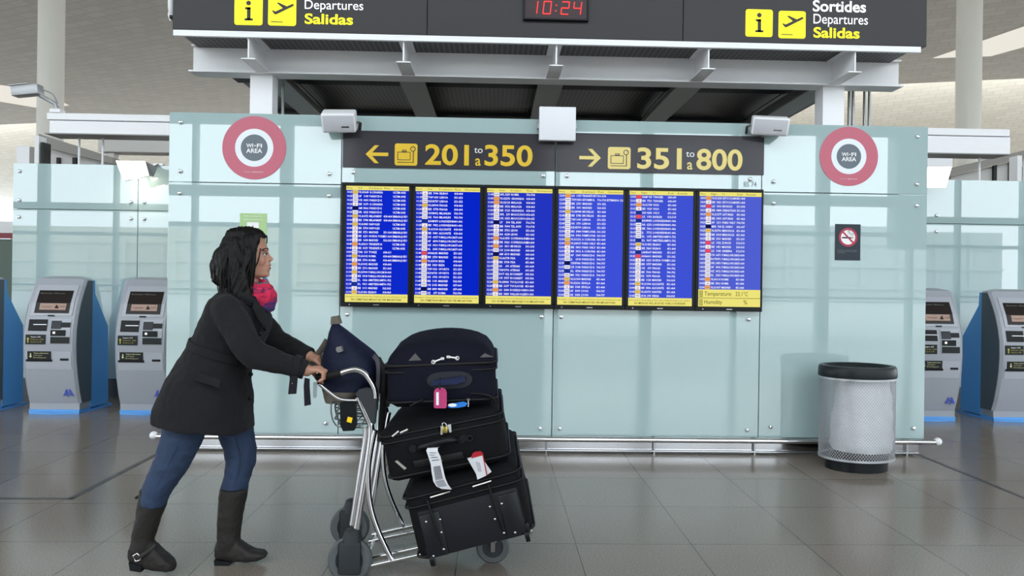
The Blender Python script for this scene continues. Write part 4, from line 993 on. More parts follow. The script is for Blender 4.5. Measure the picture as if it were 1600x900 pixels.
# ------------------------------------------------------------------ luggage trolley
YN, YF = 3.05, 3.46; YC = (YN + YF) / 2
def shift(pts, dy): return [p + V((0, dy, 0)) for p in pts]
def tp(lst, Y): return [at(p[0], p[1], Y) for p in lst]
t = thing('luggage_trolley', 'chrome airport luggage trolley pushed by the woman', 'trolley', (fl(560, 895).x, YC, 0))
TRO = t
for dy in (0, YF - YN):
    bm = nb()
    tube(bm, shift(smooth_path(tp([(531, 583.5), (545, 579), (558, 578), (570, 584), (578, 594), (585, 608), (587, 622)], YN), 5), dy), .013, 14)
    mk('handle_tube', bm, CHROME, t)
    bm = nb(); tube(bm, shift(smooth_path(tp([(499, 600), (506, 606), (516, 614), (527, 622), (540, 625.5), (566, 626)], YN), 5), dy), .008, 12); mk('lower_handle_tube', bm, CHROME, t)
    bm = nb(); tube(bm, shift(smooth_path(tp([(560, 620), (566, 634), (574, 652), (579, 664), (579.5, 676), (577, 700), (567, 765), (555, 838)], YN), 5), dy), .015, 14, flat=.8); mk('upright_tube', bm, CHROME, t)
    bm = nb(); tube(bm, shift(smooth_path(tp([(571, 668), (570.5, 690), (561, 750), (550, 820)], YN), 5), dy), .0125, 12); mk('upright_tube', bm, CHROME, t)
    bm = nb(); tube(bm, shift(smooth_path(tp([(586, 672), (582, 690), (576, 725), (575.5, 760), (580, 795), (592, 832), (612, 874)], YN), 5), dy), .012, 14); mk('brace_tube', bm, CHROME, t)
    # black side plate
    bm = nb(); P = tp([(556, 616), (560, 609), (571, 606), (583, 607), (588, 614), (588.5, 640), (586, 662), (580, 660), (573, 644), (564, 626)], YN)
    loft(bm, [shift(P, dy - .012), shift(P, dy + .022)]); mk('side_plate', bm, DKGREY, t, False)
# platform rails (run along the trolley, rising gently to the front)
r0, r1 = at(556, 889, YN), at(640, 870.5, YN)
dirr = (r1 - r0).normalized()
frontp = r0 + dirr * .78
for dy in (0, .09, YF - YN - .09, YF - YN):
    bm = nb(); tube(bm, [r0 + V((0, dy, 0)), frontp + V((0, dy, 0))], .010, 12); mk('platform_rail', bm, CHROME, t)
for q in (.02, .30, .62, .78): bm = nb(); tube(bm, [r0 + dirr * q - V((0, 0, .012)), r0 + dirr * q + V((0, YF - YN, -.012))], .009, 10); mk('cross_bar', bm, CHROME, t)
# handlebar with black grip
hb = at(498, 591, YN)
bm = nb(); tube(bm, smooth_path([at(533, 583, YN), at(515, 586.5, YN), at(503, 589, YN), hb + V((-.008, .03, 0)), hb + V((-.012, .10, 0)), hb + V((-.012, .31, 0)), hb + V((-.008, .38, 0)), at(503, 589, YN) + V((0, .41, 0)), at(515, 586.5, YN) + V((0, .41, 0)), at(533, 583, YN) + V((0, .41, 0))], 4), .0165, 14); mk('grip', bm, mat('grip_rubber', (30, 28, 27), .55, bump=.1, bscale=120), t)
bm = nb(); tube(bm, [at(494, 600, YN) + V((0, .03, 0)), at(494, 600, YN) + V((0, .38, 0))], .007, 10); mk('brake_bar', bm, BLACK, t)
bm = nb(); A = tp([(489.5, 597), (495.5, 597), (494.5, 619), (493, 622), (490, 622), (489, 619)], YN - .015); loft(bm, [A, shift(A, .004)]); o = mk('coin_tag', bm, mat('clear_plastic', (196, 206, 206), .2, trans=.5), t, False)
# wire basket below the handle, dark plate with yellow sticker
bm = nb(); R_ = .0035
for k, (yy, xl) in enumerate(((629, 517), (637, 520), (646, 521.5), (655, 520), (663, 526))):
    a_ = at(xl, yy, YN + .04); b_ = at(568, yy + 1, YN + .04)
    tube(bm, smooth_path([b_, at(540, yy + 1, YN + .03), a_ + V((.02, .0, 0)), a_ + V((0, .05, 0)), a_ + V((0, .28, 0)), a_ + V((.02, .33, 0)), b_ + V((0, .33, 0))], 3), R_, 6)
for yq in (.0, .08, .17, .25, .33):
    tube(bm, smooth_path([at(518, 627, YN + .04) + V((0, yq, 0)), at(517.5, 645, YN + .04) + V((0, yq, 0)), at(522, 660, YN + .04) + V((0, yq, 0)), at(532, 667, YN + .04) + V((0, yq, 0)), at(568, 668, YN + .04) + V((0, yq, 0))], 4), R_, 6)
for xq in (535, 548, 560): tube(bm, [at(xq, 668, YN + .04), at(xq, 668, YN + .04) + V((0, .33, 0))], R_, 6)
o = mk('basket', bm, mat('basket_wire', (120, 124, 124), .3, .8), t); o['kind'] = 'stuff'
bm = nb(); P = tp([(532, 629), (557, 628), (557.5, 664), (554, 672), (537, 673), (532.5, 664)], YN); loft(bm, [shift(P, -.012), shift(P, .012)]); pl = mk('basket_plate', bm, BLACK, t, False); pl['label'] = 'black plate with a yellow sticker'
bm = nb(); P = tp([(543.5, 651), (551, 653), (549, 661), (541.5, 659)], YN - .0135); loft(bm, [P, shift(P, .001)]); mk('sticker', bm, mat('sticker_yellow', (250, 205, 10), .5), pl, False)
# wheels
def wheel(c, r, w, yaw=0.0):
    Mx = Matrix.Translation(c) @ Matrix.Rotation(yaw, 4, 'Z')
    bm = nb(); prof = [(r * .62, -w / 2), (r * .9, -w / 2), (r, -w / 4), (r, w / 4), (r * .9, w / 2), (r * .62, w / 2)]
    n = 40; rings = [[Mx @ V((p_[0] * math.cos(2 * math.pi * k / n), p_[1], p_[0] * math.sin(2 * math.pi * k / n))) for p_ in prof] for k in range(n)]
    rings.append(rings[0]); loft(bm, rings, cap=False); ty = mk('tyre', bm, RUBBER, t)
    bm = nb(); cyl(bm, (0, 0, 0), (0, 1, 0), r * .63, w * .7, 32)
    for v in bm.verts: v.co = Mx @ v.co
    mk('wheel_disc', bm, DKGREY, t)
    bm = nb(); cyl(bm, (0, 0, 0), (0, 1, 0), r * .16, w * 1.5, 16)
    for v in bm.verts: v.co = Mx @ v.co
    mk('axle', bm, CHROME, t)
wr = .096
cN = at(547, 872, YN); cN.z = wr; cF = at(547, 823, YF); cF.z = wr
for c, sgn in ((cN, -1), (cF, 1)):
    wheel(c, wr, .04)
    bm = nb()     # moulded caster cover hugging the wheel's upper front
    rings = []
    for k in range(9):
        a = math.radians(20 + 150 * k / 8)
        ro, ri = wr + .022, wr * .3
        rings.append([c + V((math.cos(a) * rr, yy, math.sin(a) * rr)) for rr, yy in ((ri, -.034), (ro * .9, -.034), (ro, -.02), (ro, .02), (ro * .9, .034), (ri, .034), (wr + .004, .026), (wr + .004, -.026))])
    A = nb()
    tube(A, [c + V((.012, 0, wr + .03)), c + V((.008, 0, wr * .75))], [.034, .046], 16)
    ball(A, c + V((.012, 0, wr + .022)), (.034, .036, .02), sub=3)
    box(A, c.x - .045, c.x + .052, c.y - .036, c.y - .024, c.z - .055, c.z + wr * .9, .01, 2); box(A, c.x - .045, c.x + .052, c.y + .024, c.y + .036, c.z - .055, c.z + wr * .9, .01, 2)
    bm.free(); mk('caster_cover', A, mat('cover_grey', (50, 53, 56), .5), t)
cW = at(770, 857, YC); fr = cW.z if False else .078; cW.z = fr
wheel(cW, fr, .036)
bm = nb()
for s in (-1, 1): box(bm, cW.x - .011, cW.x + .011, YC + s * .026 - .003, YC + s * .026 + .003, fr - .02, fr + .1, .002, 1)
tube(bm, [V((cW.x, YC, fr + .09)), V((cW.x, YC, frontp.z if frontp.z > fr + .12 else fr + .13))], .014, 12); box(bm, cW.x - .016, cW.x + .016, YC - .03, YC + .03, fr + .088, fr + .1, .003, 1); mk('front_fork', bm, STEEL, t)
bm = nb(); tube(bm, [frontp + V((-.1, .2, .0)), V((cW.x, YC, fr + .125))], .012, 10); mk('front_stem', bm, CHROME, t)

# ------------------------------------------------------------------ suitcases
FAB = mat('black_cordura', (11, 11, 14), .85, spec=.2, var=.15, vscale=60, bump=.25, bscale=500); FABN = mat('navy_cordura', (11, 14, 28), .85, spec=.2, var=.15, vscale=60, bump=.25, bscale=500)
PIPE = mat('black_piping', (7, 7, 9), .55, spec=.3); DKP = mat('case_plastic', (20, 22, 26), .4, spec=.35); RIVET = mat('rivet', (190, 190, 195), .25, 1.0); PULL = mat('zip_pull', (214, 212, 204), .3, .7)
BLK2 = mat('panel_navy_black', (18, 18, 25), .6, spec=.3, bump=.2, bscale=600)
class Case:
    """frame of a suitcase: x along the bottom edge, y into depth, z up, origin at the front face's lower left corner"""
    def __init__(s, pl, pr, Y):
        a, b = at(*pl, Y), at(*pr, Y); s.w = (b - a).length; ang = math.atan2(b.z - a.z, b.x - a.x)
        s.M = Matrix.Translation(a) @ Matrix.Rotation(-ang, 4, 'Y'); s.k = F_PX / Y
    def p(s, x, y, z): return s.M @ V((x, y, z))
def soft_case(c, w, d, h, r, dome, m, name, label, cat, bulge=.012):
    t = thing(name, label, cat, c.p(w / 2, d / 2, 0), 'suitcases on the trolley')
    bm = nb(); n, mz = 13, 13
    tb = nb(); bmesh.ops.create_cube(tb, size=1); bmesh.ops.subdivide_edges(tb, edges=tb.edges[:], cuts=11, use_grid_fill=True)
    for v in tb.verts:
        q = V((v.co.x * w, v.co.y * d, v.co.z * h))
        core = V((max(-w / 2 + r, min(w / 2 - r, q.x)), max(-d / 2 + r, min(d / 2 - r, q.y)), max(-h / 2 + r, min(h / 2 - r, q.z))))
        e = q - core
        if e.length > 1e-6: q = core + e.normalized() * r
        # fabric swells slightly at the middle of each face, and the lid is domed
        ux, uy, uz = 2 * q.x / w, 2 * q.y / d, 2 * q.z / h
        q.y += bulge * (1 - ux * ux) * (1 - uz * uz) * (1 if uy > 0 else -1) * abs(uy) ** 2
        if uz > 0: q.z += dome * max(0, 1 - ux * ux * .98) ** .62 * max(0, 1 - .55 * uy * uy) * uz ** 2
        q += V((noise.noise(q * 9), noise.noise(q * 9 + V((5, 0, 0))), noise.noise(q * 9 + V((0, 7, 0))))) * .0035
        v.co = c.M @ (q + V((w / 2, d / 2, h / 2)))
    join(bm, tb); mk('shell', bm, m, t, True, 60)
    return t
def piping(t, c, w, d, z, y0=-.004, r=.0055, m=PIPE, ins=.0, rad=.05, name='piping', sag=0.0):
    pts = []
    for (cx, cy, a0) in ((w - rad, rad, 270), (w - rad, d - rad, 0), (rad, d - rad, 90), (rad, rad, 180)):
        for k in range(6):
            a = math.radians(a0 + 18 * k); pts.append(c.p(cx + (rad + ins) * math.cos(a), cy + (rad + ins) * math.sin(a), z))
    pts.append(pts[0]); bm = nb(); tube(bm, pts, r, 8, cap=False); return mk(name, bm, m, t)
# --- bottom case
cb = Case((655, 884), (833, 838), 2.90); wB = cb.w + .012; hB = .315; dB = .76
t = soft_case(cb, wB, dB, hB, .045, .006, FAB, 'suitcase', 'large black suitcase at the bottom of the luggage stack', 'suitcase', .006)
piping(t, cb, wB, dB, hB - .035, ins=.004); piping(t, cb, wB, dB, hB - .075, ins=.004); piping(t, cb, wB, dB, .03, ins=.003)
bm = nb(); box(bm, .045, wB - .03, -.010, .01, .02, hB - .095, .006, 2, M=cb.M); mk('front_panel', bm, BLK2, t, True)
for x0, x1 in ((.05, .135), (wB - .115, wB - .035)):
    bm = nb(); box(bm, x0, x1, -.016, 0, .02, hB - .11, .006, 2, M=cb.M); mk('corner_guard', bm, DKP, t)
for x in (.105, wB - .135):
    bm = nb(); tube(bm, smooth_path([cb.p(x - .005, -.016, hB - .055), cb.p(x, -.02, hB - .12), cb.p(x + .006, -.022, hB - .19), cb.p(x + .012, -.018, .06)], 4), .0045, 8); mk('skid_strap', bm, PIPE, t)
for x, z in ((.075, hB - .14), (.133, hB - .145), (.125, hB - .198), (.118, hB - .268), (.07, hB - .285), (wB - .155, hB - .145), (wB - .105, hB - .145), (wB - .147, hB - .2), (wB - .125, hB - .265), (wB - .08, hB - .275)):
    bm = nb(); ball(bm, cb.p(x, -.017, z), (.0058, .004, .0058), sub=2); mk('rivet', bm, RIVET, t)
for x0, x1 in ((.115, .2), (wB - .205, wB - .125)):
    bm = nb(); tube(bm, [cb.p(x0, -.012, hB - .048), cb.p(x1, -.012, hB - .044)], .003, 6); mk('zip_trim', bm, PULL, t)
for x in (.06, wB - .035):
    bm = nb(); cyl(bm, cb.p(x, .0, .012), (cb.M.to_3x3() @ V((1, 0, 0))), .028, .018, 20); box(bm, x - .016, x + .016, -.012, .05, .02, .065, .006, 2, M=cb.M); mk('wheel', bm, BLACK, t)
# --- middle case
cm = Case((608, 760), (800, 721), 2.92); wM = cm.w - .006; hM = .234; dM = .68
t = soft_case(cm, wM, dM, hM, .042, .004, FAB, 'suitcase', 'black suitcase in the middle of the stack with padlock and tags', 'suitcase', .012)
piping(t, cm, wM, dM, hM - .03, ins=.004); piping(t, cm, wM, dM, hM - .058, ins=.004); piping(t, cm, wM, dM, .03, ins=.003)
bm = nb(); tube(bm, smooth_path([cm.p(.155, -.012, .135), cm.p(.165, -.04, .145), cm.p(.2, -.05, .15), cm.p(.27, -.05, .153), cm.p(.30, -.04, .15), cm.p(.315, -.012, .14)], 5), .0125, 10, flat=.7); mk('handle', bm, mat('handle_black', (26, 26, 30), .3), t)
for x in (.13, .345): bm = nb(); cyl(bm, cm.p(x, -.01, .138), (0, 1, 0), .016, .012, 20); cyl(bm, cm.p(x, -.017, .138), (0, 1, 0), .008, .004, 16); mk('handle_mount', bm, DKP, t)
for x in (.335, .37): bm = nb(); annulus(bm, cm.p(x, 0, .135), .014, .008, cm.p(0, -.022, 0).y, cm.p(0, -.01, 0).y, 20); mk('lock_ring', bm, DKP, t)
bm = nb(); box(bm, .12, .33, -.018, .0, .055, .088, .005, 2, M=cm.M); mk('lower_strap', bm, PIPE, t)
bm = nb(); P = [cm.p(*q) for q in ((.205, -.021, .068), (.212, -.021, .084), (.235, -.021, .084), (.243, -.021, .068), (.205, -.021, .066))]; tube(bm, P, .0025, 6, cap=False); mk('strap_buckle', bm, CHROME, t)
bm = nb(); A = [cm.p(*q) for q in ((.046, -.013, .100), (.056, -.013, .103), (.088, -.013, .063), (.078, -.013, .058))]; loft(bm, [A, [q + V((0, .003, 0)) for q in A]]); mk('badge', bm, PULL, t, False)
for x, a in ((.09, 25), (.055, 40)):
    bm = nb(); q = cm.p(x, -.012, hM - .03 + (.008 if x > .08 else 0)); d = V((math.cos(math.radians(a)), 0, math.sin(math.radians(a)))); tube(bm, [q, q + d * .035], .004, 8, flat=.5); mk('zip_pull', bm, PULL, t)
# --- top case
ct = Case((604, 641), (776, 634), 2.94); wT_ = ct.w; hT = .195; dT = .60
t = soft_case(ct, wT_, dT, .228, .055, .088, FABN, 'suitcase', 'navy blue domed suitcase on top of the luggage stack', 'suitcase', .015)
piping(t, ct, wT_, dT, hT - .012, ins=.005, r=.008); piping(t, ct, wT_, dT, hT - .04, ins=.004); piping(t, ct, wT_, dT, .03, ins=.003)
bm = nb(); pts = []
for k in range(32):
    a = 2 * math.pi * k / 32; pts.append(ct.p(.27 + .095 * math.copysign(abs(math.cos(a)) ** .6, math.cos(a)), -.0155, .118 + .036 * math.sin(a)))
loft(bm, [pts, [q + V((0, .012, 0)) for q in pts]]); mk('handle_recess', bm, mat('recess_grey', (44, 46, 52), .5), t)
bm = nb(); A = [ct.p(*q) for q in ((.195, -.03, .10), (.20, -.05, .122), (.30, -.055, .138), (.335, -.03, .135), (.335, -.03, .112), (.30, -.055, .105))]; loft(bm, [A, [q + V((0, .02, -.002)) for q in A]]); mk('handle', bm, mat('handle_navy', (34, 44, 80), .3), t)
for x0, x1, z in ((.205, .243, hT + .008), (.268, .305, hT + .014)):
    s = 1 if x0 < .25 else -1
    bm = nb(); pa, pb = (ct.p(x0, -.014, z - .006), ct.p(x1, -.014, z + .006)) if s > 0 else (ct.p(x0, -.014, z + .006), ct.p(x1, -.014, z + .0))
    tube(bm, [pa, pb], .0035, 8); q = pa if s > 0 else pb; annulus(bm, (q.x, 0, q.z), .009, .005, q.y - .003, q.y + .003, 16); box(bm, (pb if s > 0 else pa).x - .008, (pb if s > 0 else pa).x + .008, q.y - .004, q.y + .004, (pb if s > 0 else pa).z - .006, (pb if s > 0 else pa).z + .006, .002, 1); mk('zip_pull', bm, mat('zip_bright', (232, 232, 230), .3, .4), t)
for P in ([(.10, -.006, hT + .01), (.128, -.003, hT + .04), (.155, -.008, hT + .01)], [(.40, .0, hT + .012), (.42, .004, hT + .028), (.455, .004, hT + .01)]):
    A = [ct.p(*q) for q in P]; bm = nb(); loft(bm, [A, [q + V((0, .02, 0)) for q in A]]); mk('reinforcement', bm, mat('patch_grey', (74, 72, 74), .6), t, False)
bm = nb(); tube(bm, [ct.p(.345, -.02, .035), ct.p(.344, -.022, .005)], .003, 6); box(bm, .338, .352, -.024, -.016, .03, .04, .002, 1, M=ct.M); mk('zip_end', bm, STEEL, t)
bm = nb(); tube(bm, smooth_path([ct.p(.355, -.012, .058), ct.p(.40, -.016, .055), ct.p(.44, -.014, .042), ct.p(wT_ - .006, -.0, .018)], 4), .004, 6); tube(bm, smooth_path([ct.p(.10, -.012, .015), ct.p(.13, -.018, .03), ct.p(.155, -.014, .04)], 4), .004, 6); mk('pocket_seam', bm, PIPE, t)
# tags hanging from the handles
def card(name, label, cat, poly, Y, m, thick=.002):
    P = tp(poly, Y); bm = nb(); loft(bm, [P, shift(P, thick)]); c = sum(P, V()) / len(P)
    t = thing(name, label, cat, (c.x, Y, min(p_.z for p_ in P)), 'tags on the suitcases'); mk('card', bm, m, t, False); return t
t = card('luggage_tag', 'pink plastic luggage tag on the navy top suitcase', 'luggage tag', [(678, 637), (678, 612), (680, 608), (684, 606), (692, 606), (696, 608), (698, 613), (698, 636), (696, 638), (680, 638)], 2.895, mat('tag_pink', (184, 58, 112), .4))
bm = nb(); P = tp([(681.5, 613), (685.5, 613), (685.5, 633), (681.5, 633)], 2.8935); loft(bm, [P, shift(P, .001)]); mk('address_window', bm, WHT, t, False)
bm = nb(); P = smooth_path(tp([(688, 609), (686, 603), (688, 597)], 2.893), 4); tube(bm, P, .003, 6); mk('loop', bm, BLACK, t)
t = card('luggage_tag', 'blue tag with white oval at the foot of the navy suitcase', 'luggage tag', [(699.5, 636), (702, 631.5), (712, 629.5), (724, 627.5), (731, 630), (727, 635), (716, 637), (704, 637.5)], 2.905, mat('tag_blue', (36, 118, 206), .4))
c = at(706.8, 633, 2.9035); bm = nb(); loft(bm, [ring_xz(c, .018, .007, 24, c.y), ring_xz(c, .018, .007, 24, c.y + .001)]); mk('oval', bm, WHT, t, False)
# airline strip looped round the middle handle
YT = 2.855
def ribbon(pl, pr, Y): return [(at(a[0], a[1], Y + a[2]), at(b[0], b[1], Y + b[2])) for a, b in zip(pl, pr)]
pl = [(676, 699, .03), (668, 700, .006), (666, 704, 0), (669, 713, -.002), (673, 725, -.002), (674.5, 738, -.003), (677, 752, -.006), (682, 760, -.008), (690, 764, -.004)]
pr = [(687, 698, .03), (684, 700, .006), (684, 705, 0), (688, 713, -.002), (690, 722, -.002), (693, 736, -.003), (696, 748, -.006), (700, 757, -.008), (706, 765, -.004)]
Rb = ribbon(pl, pr, YT); bm = nb(); loft(bm, [[a, b, b + V((0, .0015, 0)), a + V((0, .0015, 0))] for a, b in Rb])
t = thing('baggage_strip', 'white paper baggage strip with barcode looped on middle suitcase', 'luggage tag', (Rb[4][0].x, YT, Rb[-1][0].z), 'tags on the suitcases'); mk('paper', bm, mat('tag_paper', (208, 208, 212), .6), t)
def on(u, v):
    k = min(int(v), len(Rb) - 2); f = v - k; a = Rb[k][0].lerp(Rb[k + 1][0], f); b = Rb[k][1].lerp(Rb[k + 1][1], f); return a.lerp(b, u) + V((0, -.0008, 0))
bm = nb()
for (v0, v1, n) in ((4.35, 5.95, 13),):
    for i in range(n):
        u0 = .18 + .66 * i / n; u1 = u0 + .66 / n * (.35 + .4 * ((i * 7) % 3) / 2)
        for q in range(4): 
            a, b = v0 + (v1 - v0) * q / 4, v0 + (v1 - v0) * (q + 1) / 4; bm.faces.new([bm.verts.new(on(u_, v_)) for u_, v_ in ((u0, a), (u1, a), (u1, b), (u0, b))])
for i in range(7):
    v0 = 6.1 + i * .17; v1 = v0 + .09; bm.faces.new([bm.verts.new(on(u_, v_)) for u_, v_ in ((.12, v0), (.86, v0), (.86, v1), (.12, v1))])
for (u0, u1, v) in ((.2, .8, 2.3), (.15, .6, 2.7), (.2, .75, 3.1), (.2, .85, 3.5)): bm.faces.new([bm.verts.new(on(u_, v_)) for u_, v_ in ((u0, v), (u1, v), (u1, v + .12), (u0, v + .12))])
mk('barcode', bm, mat('tag_ink', (70, 72, 78), .6), t, False)
t = card('luggage_tag', 'white card tag with red top hanging from the middle suitcase', 'luggage tag', [(737, 713), (753, 707.5), (760, 743), (746, 749.5)], 2.86, mat('tag_paper', (226, 226, 228)))
bm = nb(); P = tp([(736.5, 714), (738, 709), (743, 706), (751, 705), (754, 708), (754, 711.5), (737.5, 716)], 2.858); loft(bm, [P, shift(P, .005)]); P = tp([(753.2, 708), (754.5, 708), (761.5, 742), (760, 743)], 2.858); loft(bm, [P, shift(P, .002)]); mk('red_top', bm, mat('tag_red', (170, 26, 42), .4), t, False)
bm = nb(); P = tp([(730, 716), (738, 714), (746, 748), (744, 741)], 2.865); loft(bm, [P, shift(P, .001)]); P = tp([(755, 718), (768, 737), (760, 743)], 2.865); loft(bm, [P, shift(P, .001)]); mk('back_card', bm, mat('tag_paper', (226, 226, 228)), t, False)
bm = nb()
for k in range(3): q = at(744 + 2.5 * k, 721 + k, 2.8595); tube(bm, [q, at(748 + 2 * k, 737, 2.8595)], .0008, 4)
mk('handwriting', bm, mat('tag_ink', (70, 72, 78)), t, False)
t = thing('padlock', 'small brass padlock on the zip of the middle suitcase', 'padlock', at(695, 676, 2.9))
bm = nb(); a = at(691, 666, 2.895); b = at(699.5, 675.5, 2.895); box(bm, a.x, b.x, 2.88, 2.895, b.z, a.z, .002, 2); mk('lock_body', bm, mat('brass', (196, 176, 96), .3, .9), t)
bm = nb(); tube(bm, smooth_path(tp([(692, 667), (691, 662.5), (694, 660.5), (697, 663), (697.5, 667)], 2.888), 4), .0018, 8); mk('shackle', bm, CHROME, t)
for P in ([(688.5, 666), (691.5, 666), (692, 678.5), (688.5, 679.5)], [(699, 664), (704.5, 663), (705.5, 675.5), (702, 676)]):
    A = tp(P, 2.898); bm = nb(); loft(bm, [A, shift(A, .003)]); mk('zip_tab', bm, mat('zip_bright', (232, 232, 230)), t, False)

# ------------------------------------------------------------------ navy shoulder bag riding in the basket
rows = [(623, 512, 556), (616, 508, 566), (606, 505, 586), (592, 503.5, 594), (576, 503, 597), (562, 504, 592), (550, 507, 583), (540, 510, 571), (530, 512.5, 558), (520, 514.5, 546), (512, 517, 537), (506, 518.5, 530)]
bm = nb(); rings = []
for i, (yy, xl, xr) in enumerate(rows):
    a, b = at(xl, yy, YC), at(xr, yy, YC); c = (a + b) / 2; hw = (b.x - a.x) / 2; f = i / (len(rows) - 1); hd = .145 - .02 * f - .105 * f ** 3
    ring = []
    for k in range(40):
        th = 2 * math.pi * k / 40; cx_, sy_ = math.cos(th), math.sin(th); e = .75
        q = V((c.x + hw * math.copysign(abs(cx_) ** e, cx_), YC + hd * math.copysign(abs(sy_) ** e, sy_), c.z)); q += V((noise.noise(q * 11), noise.noise(q * 11 + V((4, 0, 0))), 0)) * .008
        ring.append(q)
    rings.append(ring)
t = thing('shoulder_bag', 'navy slouched travel bag lying in the trolley basket', 'bag', (rings[0][0].x - .06, YC, rings[0][0].z))
NAVY = mat('navy_nylon', (17, 24, 48), .65, spec=.25, var=.12, vscale=25, bump=.35, bscale=40)
b2 = nb(); loft(b2, rings[2:]); mk('sack', b2, NAVY, t, True, 70)
b2 = nb(); loft(b2, rings[:3]); o = mk('bottom', b2, mat('bag_khaki', (98, 92, 82), .7, bump=.3, bscale=60), t, True, 70); o['label'] = 'khaki brown base'
bm.free()
bm = nb(); P = tp([(516, 507), (517, 495), (527, 493.5), (530.5, 506)], YC - .03); loft(bm, [P, shift(P, .06)]); mk('top_tab', bm, mat('bag_khaki', (98, 92, 82)), t)
bm = nb(); P = tp([(525, 543), (533, 541), (535, 549), (528, 551), (525, 548)], YC - .155); loft(bm, [P, shift(P, .03)]); mk('label_patch', bm, mat('patch_pale', (120, 118, 116), .6), t, False)
bm = nb()
tube(bm, smooth_path([at(584, 556, YC - .10), at(590, 566, YC - .13), at(591, 590, YC - .135), at(589, 615, YC - .12), at(588, 640, YC - .12)], 5), .011, 10, flat=.35); mk('strap', bm, mat('strap_grey', (66, 66, 72), .6), t)
bm = nb()
tube(bm, smooth_path([at(590, 560, YC - .02), at(598, 580, YC - .04), at(600, 610, YC - .05), at(597, 650, YC - .04), at(594, 690, YC - .04)], 5), .016, 10, flat=.5); mk('strap', bm, PIPE, t)
bm = nb(); tube(bm, smooth_path([at(511, 532, YC - .02), at(503, 545, YC), at(494, 556, YC + .02), at(485, 566, YC + .03), at(487, 572, YC + .03), at(497, 566, YC + .02), at(507, 556, YC)], 5), .015, 10, flat=.5); o = mk('handle', bm, mat('bag_khaki', (98, 92, 82)), t)

# ------------------------------------------------------------------ the woman
YW = 3.18
def q(px, py, dy=0.0): return at(px, py, YW + dy)
SKIN = mat('skin', (184, 136, 114), .5, var=.05, vscale=30); SKIN.node_tree.nodes['Principled BSDF'].inputs['Subsurface Weight'].default_value = .08
COAT = mat('coat_wool', (33, 33, 35), .95, spec=.15, var=.18, vscale=120, bump=.35, bscale=260, sheen=.05); DENIM = mat('denim', (38, 56, 84), .8, var=.25, vscale=18, bump=.2, bscale=700)
BOOT = mat('boot_leather', (38, 35, 33), .6, spec=.3, var=.12, vscale=30, bump=.12, bscale=50); HAIR = mat('hair', (12, 9, 9), .55, spec=.22, var=.3, vscale=40)
def scarf_mat():
    m = bpy.data.materials.new('scarf_cloth'); m.use_nodes = True; nt = m.node_tree; b = nt.nodes['Principled BSDF']; b.inputs['Roughness'].default_value = .85
    tc = nt.nodes.new('ShaderNodeTexCoord'); w = nt.nodes.new('ShaderNodeTexNoise'); w.inputs['Scale'].default_value = 34; w.inputs['Detail'].default_value = 1
    mp = nt.nodes.new('ShaderNodeMapping'); mp.inputs['Scale'].default_value = (.45, .45, 1.3)
    nt.links.new(tc.outputs['Object'], mp.inputs['Vector']); nt.links.new(mp.outputs['Vector'], w.inputs['Vector']); r = nt.nodes.new('ShaderNodeValToRGB'); r.color_ramp.interpolation = 'CONSTANT'
    cols = [(0, (48, 40, 86)), (.20, (92, 40, 104)), (.30, (178, 26, 66)), (.44, (206, 36, 80)), (.56, (120, 34, 80)), (.62, (200, 30, 70)), (.78, (96, 92, 110)), (.86, (64, 110, 170))]
    r.color_ramp.elements[0].color = lin(cols[0][1]); r.color_ramp.elements[1].position = cols[1][0]; r.color_ramp.elements[1].color = lin(cols[1][1])
    for p_, c_ in cols[2:]: e = r.color_ramp.elements.new(p_); e.color = lin(c_)
    sp = nt.nodes.new('ShaderNodeSeparateXYZ'); nt.links.new(tc.outputs['Object'], sp.inputs[0])
    mr = nt.nodes.new('ShaderNodeMapRange'); mr.inputs['From Min'].default_value = 1.17; mr.inputs['From Max'].default_value = 1.33; mr.inputs['To Min'].default_value = -.15; mr.inputs['To Max'].default_value = .62
    nt.links.new(sp.outputs['Z'], mr.inputs['Value'])
    ad = nt.nodes.new('ShaderNodeMath'); ad.operation = 'MULTIPLY_ADD'; ad.inputs[1].default_value = .55; nt.links.new(w.outputs['Fac'], ad.inputs[0]); nt.links.new(mr.outputs['Result'], ad.inputs[2])
    nt.links.new(ad.outputs[0], r.inputs['Fac']); nt.links.new(r.outputs['Color'], b.inputs['Base Color']); return m
SCARF = scarf_mat()
def finger(bm, pts, r):
    chain(bm, pts, [r * 1.08, r, r * .95, r * .82][:len(pts)], 8)
bm = nb()
# head as lofted slices from crown to jaw: (row, face edge, back edge, half width)
HR = [(359, 394, 378, .02), (361, 402, 369, .040), (366, 408.5, 360, .057), (372, 412, 354, .067), (380, 414.8, 350, .073), (386, 417, 348.5, .075), (391, 418.8, 348, .0755), (395, 418.3, 348, .075), (399, 418.6, 348.5, .074), (404, 420.2, 349.5, .072), (409, 421.4, 351, .069), (413, 421.8, 354, .066), (417, 421.4, 358, .062), (421, 421.6, 362, .057), (425, 420.4, 367, .052), (429, 420.8, 373, .046), (432, 419.5, 380, .038), (434, 414, 388, .026)]
rings = []
for yy, xf, xb, hw in HR:
    f, b = q(xf, yy), q(xb, yy); mid = b.lerp(f, .48); ring = []
    for k in range(36):
        th = 2 * math.pi * k / 36; c, s = math.cos(th), math.sin(th)
        ext = (f.x - mid.x) if c > 0 else (mid.x - b.x)
        y_ = hw * math.copysign(abs(s) ** (.9 if c > 0 else 1), s) * (1 - (.12 * max(0, c) ** 2))
        ring.append(V((mid.x + ext * math.copysign(abs(c) ** .92, c), YW + y_, f.z)))
    rings.append(ring)
loft(bm, rings)
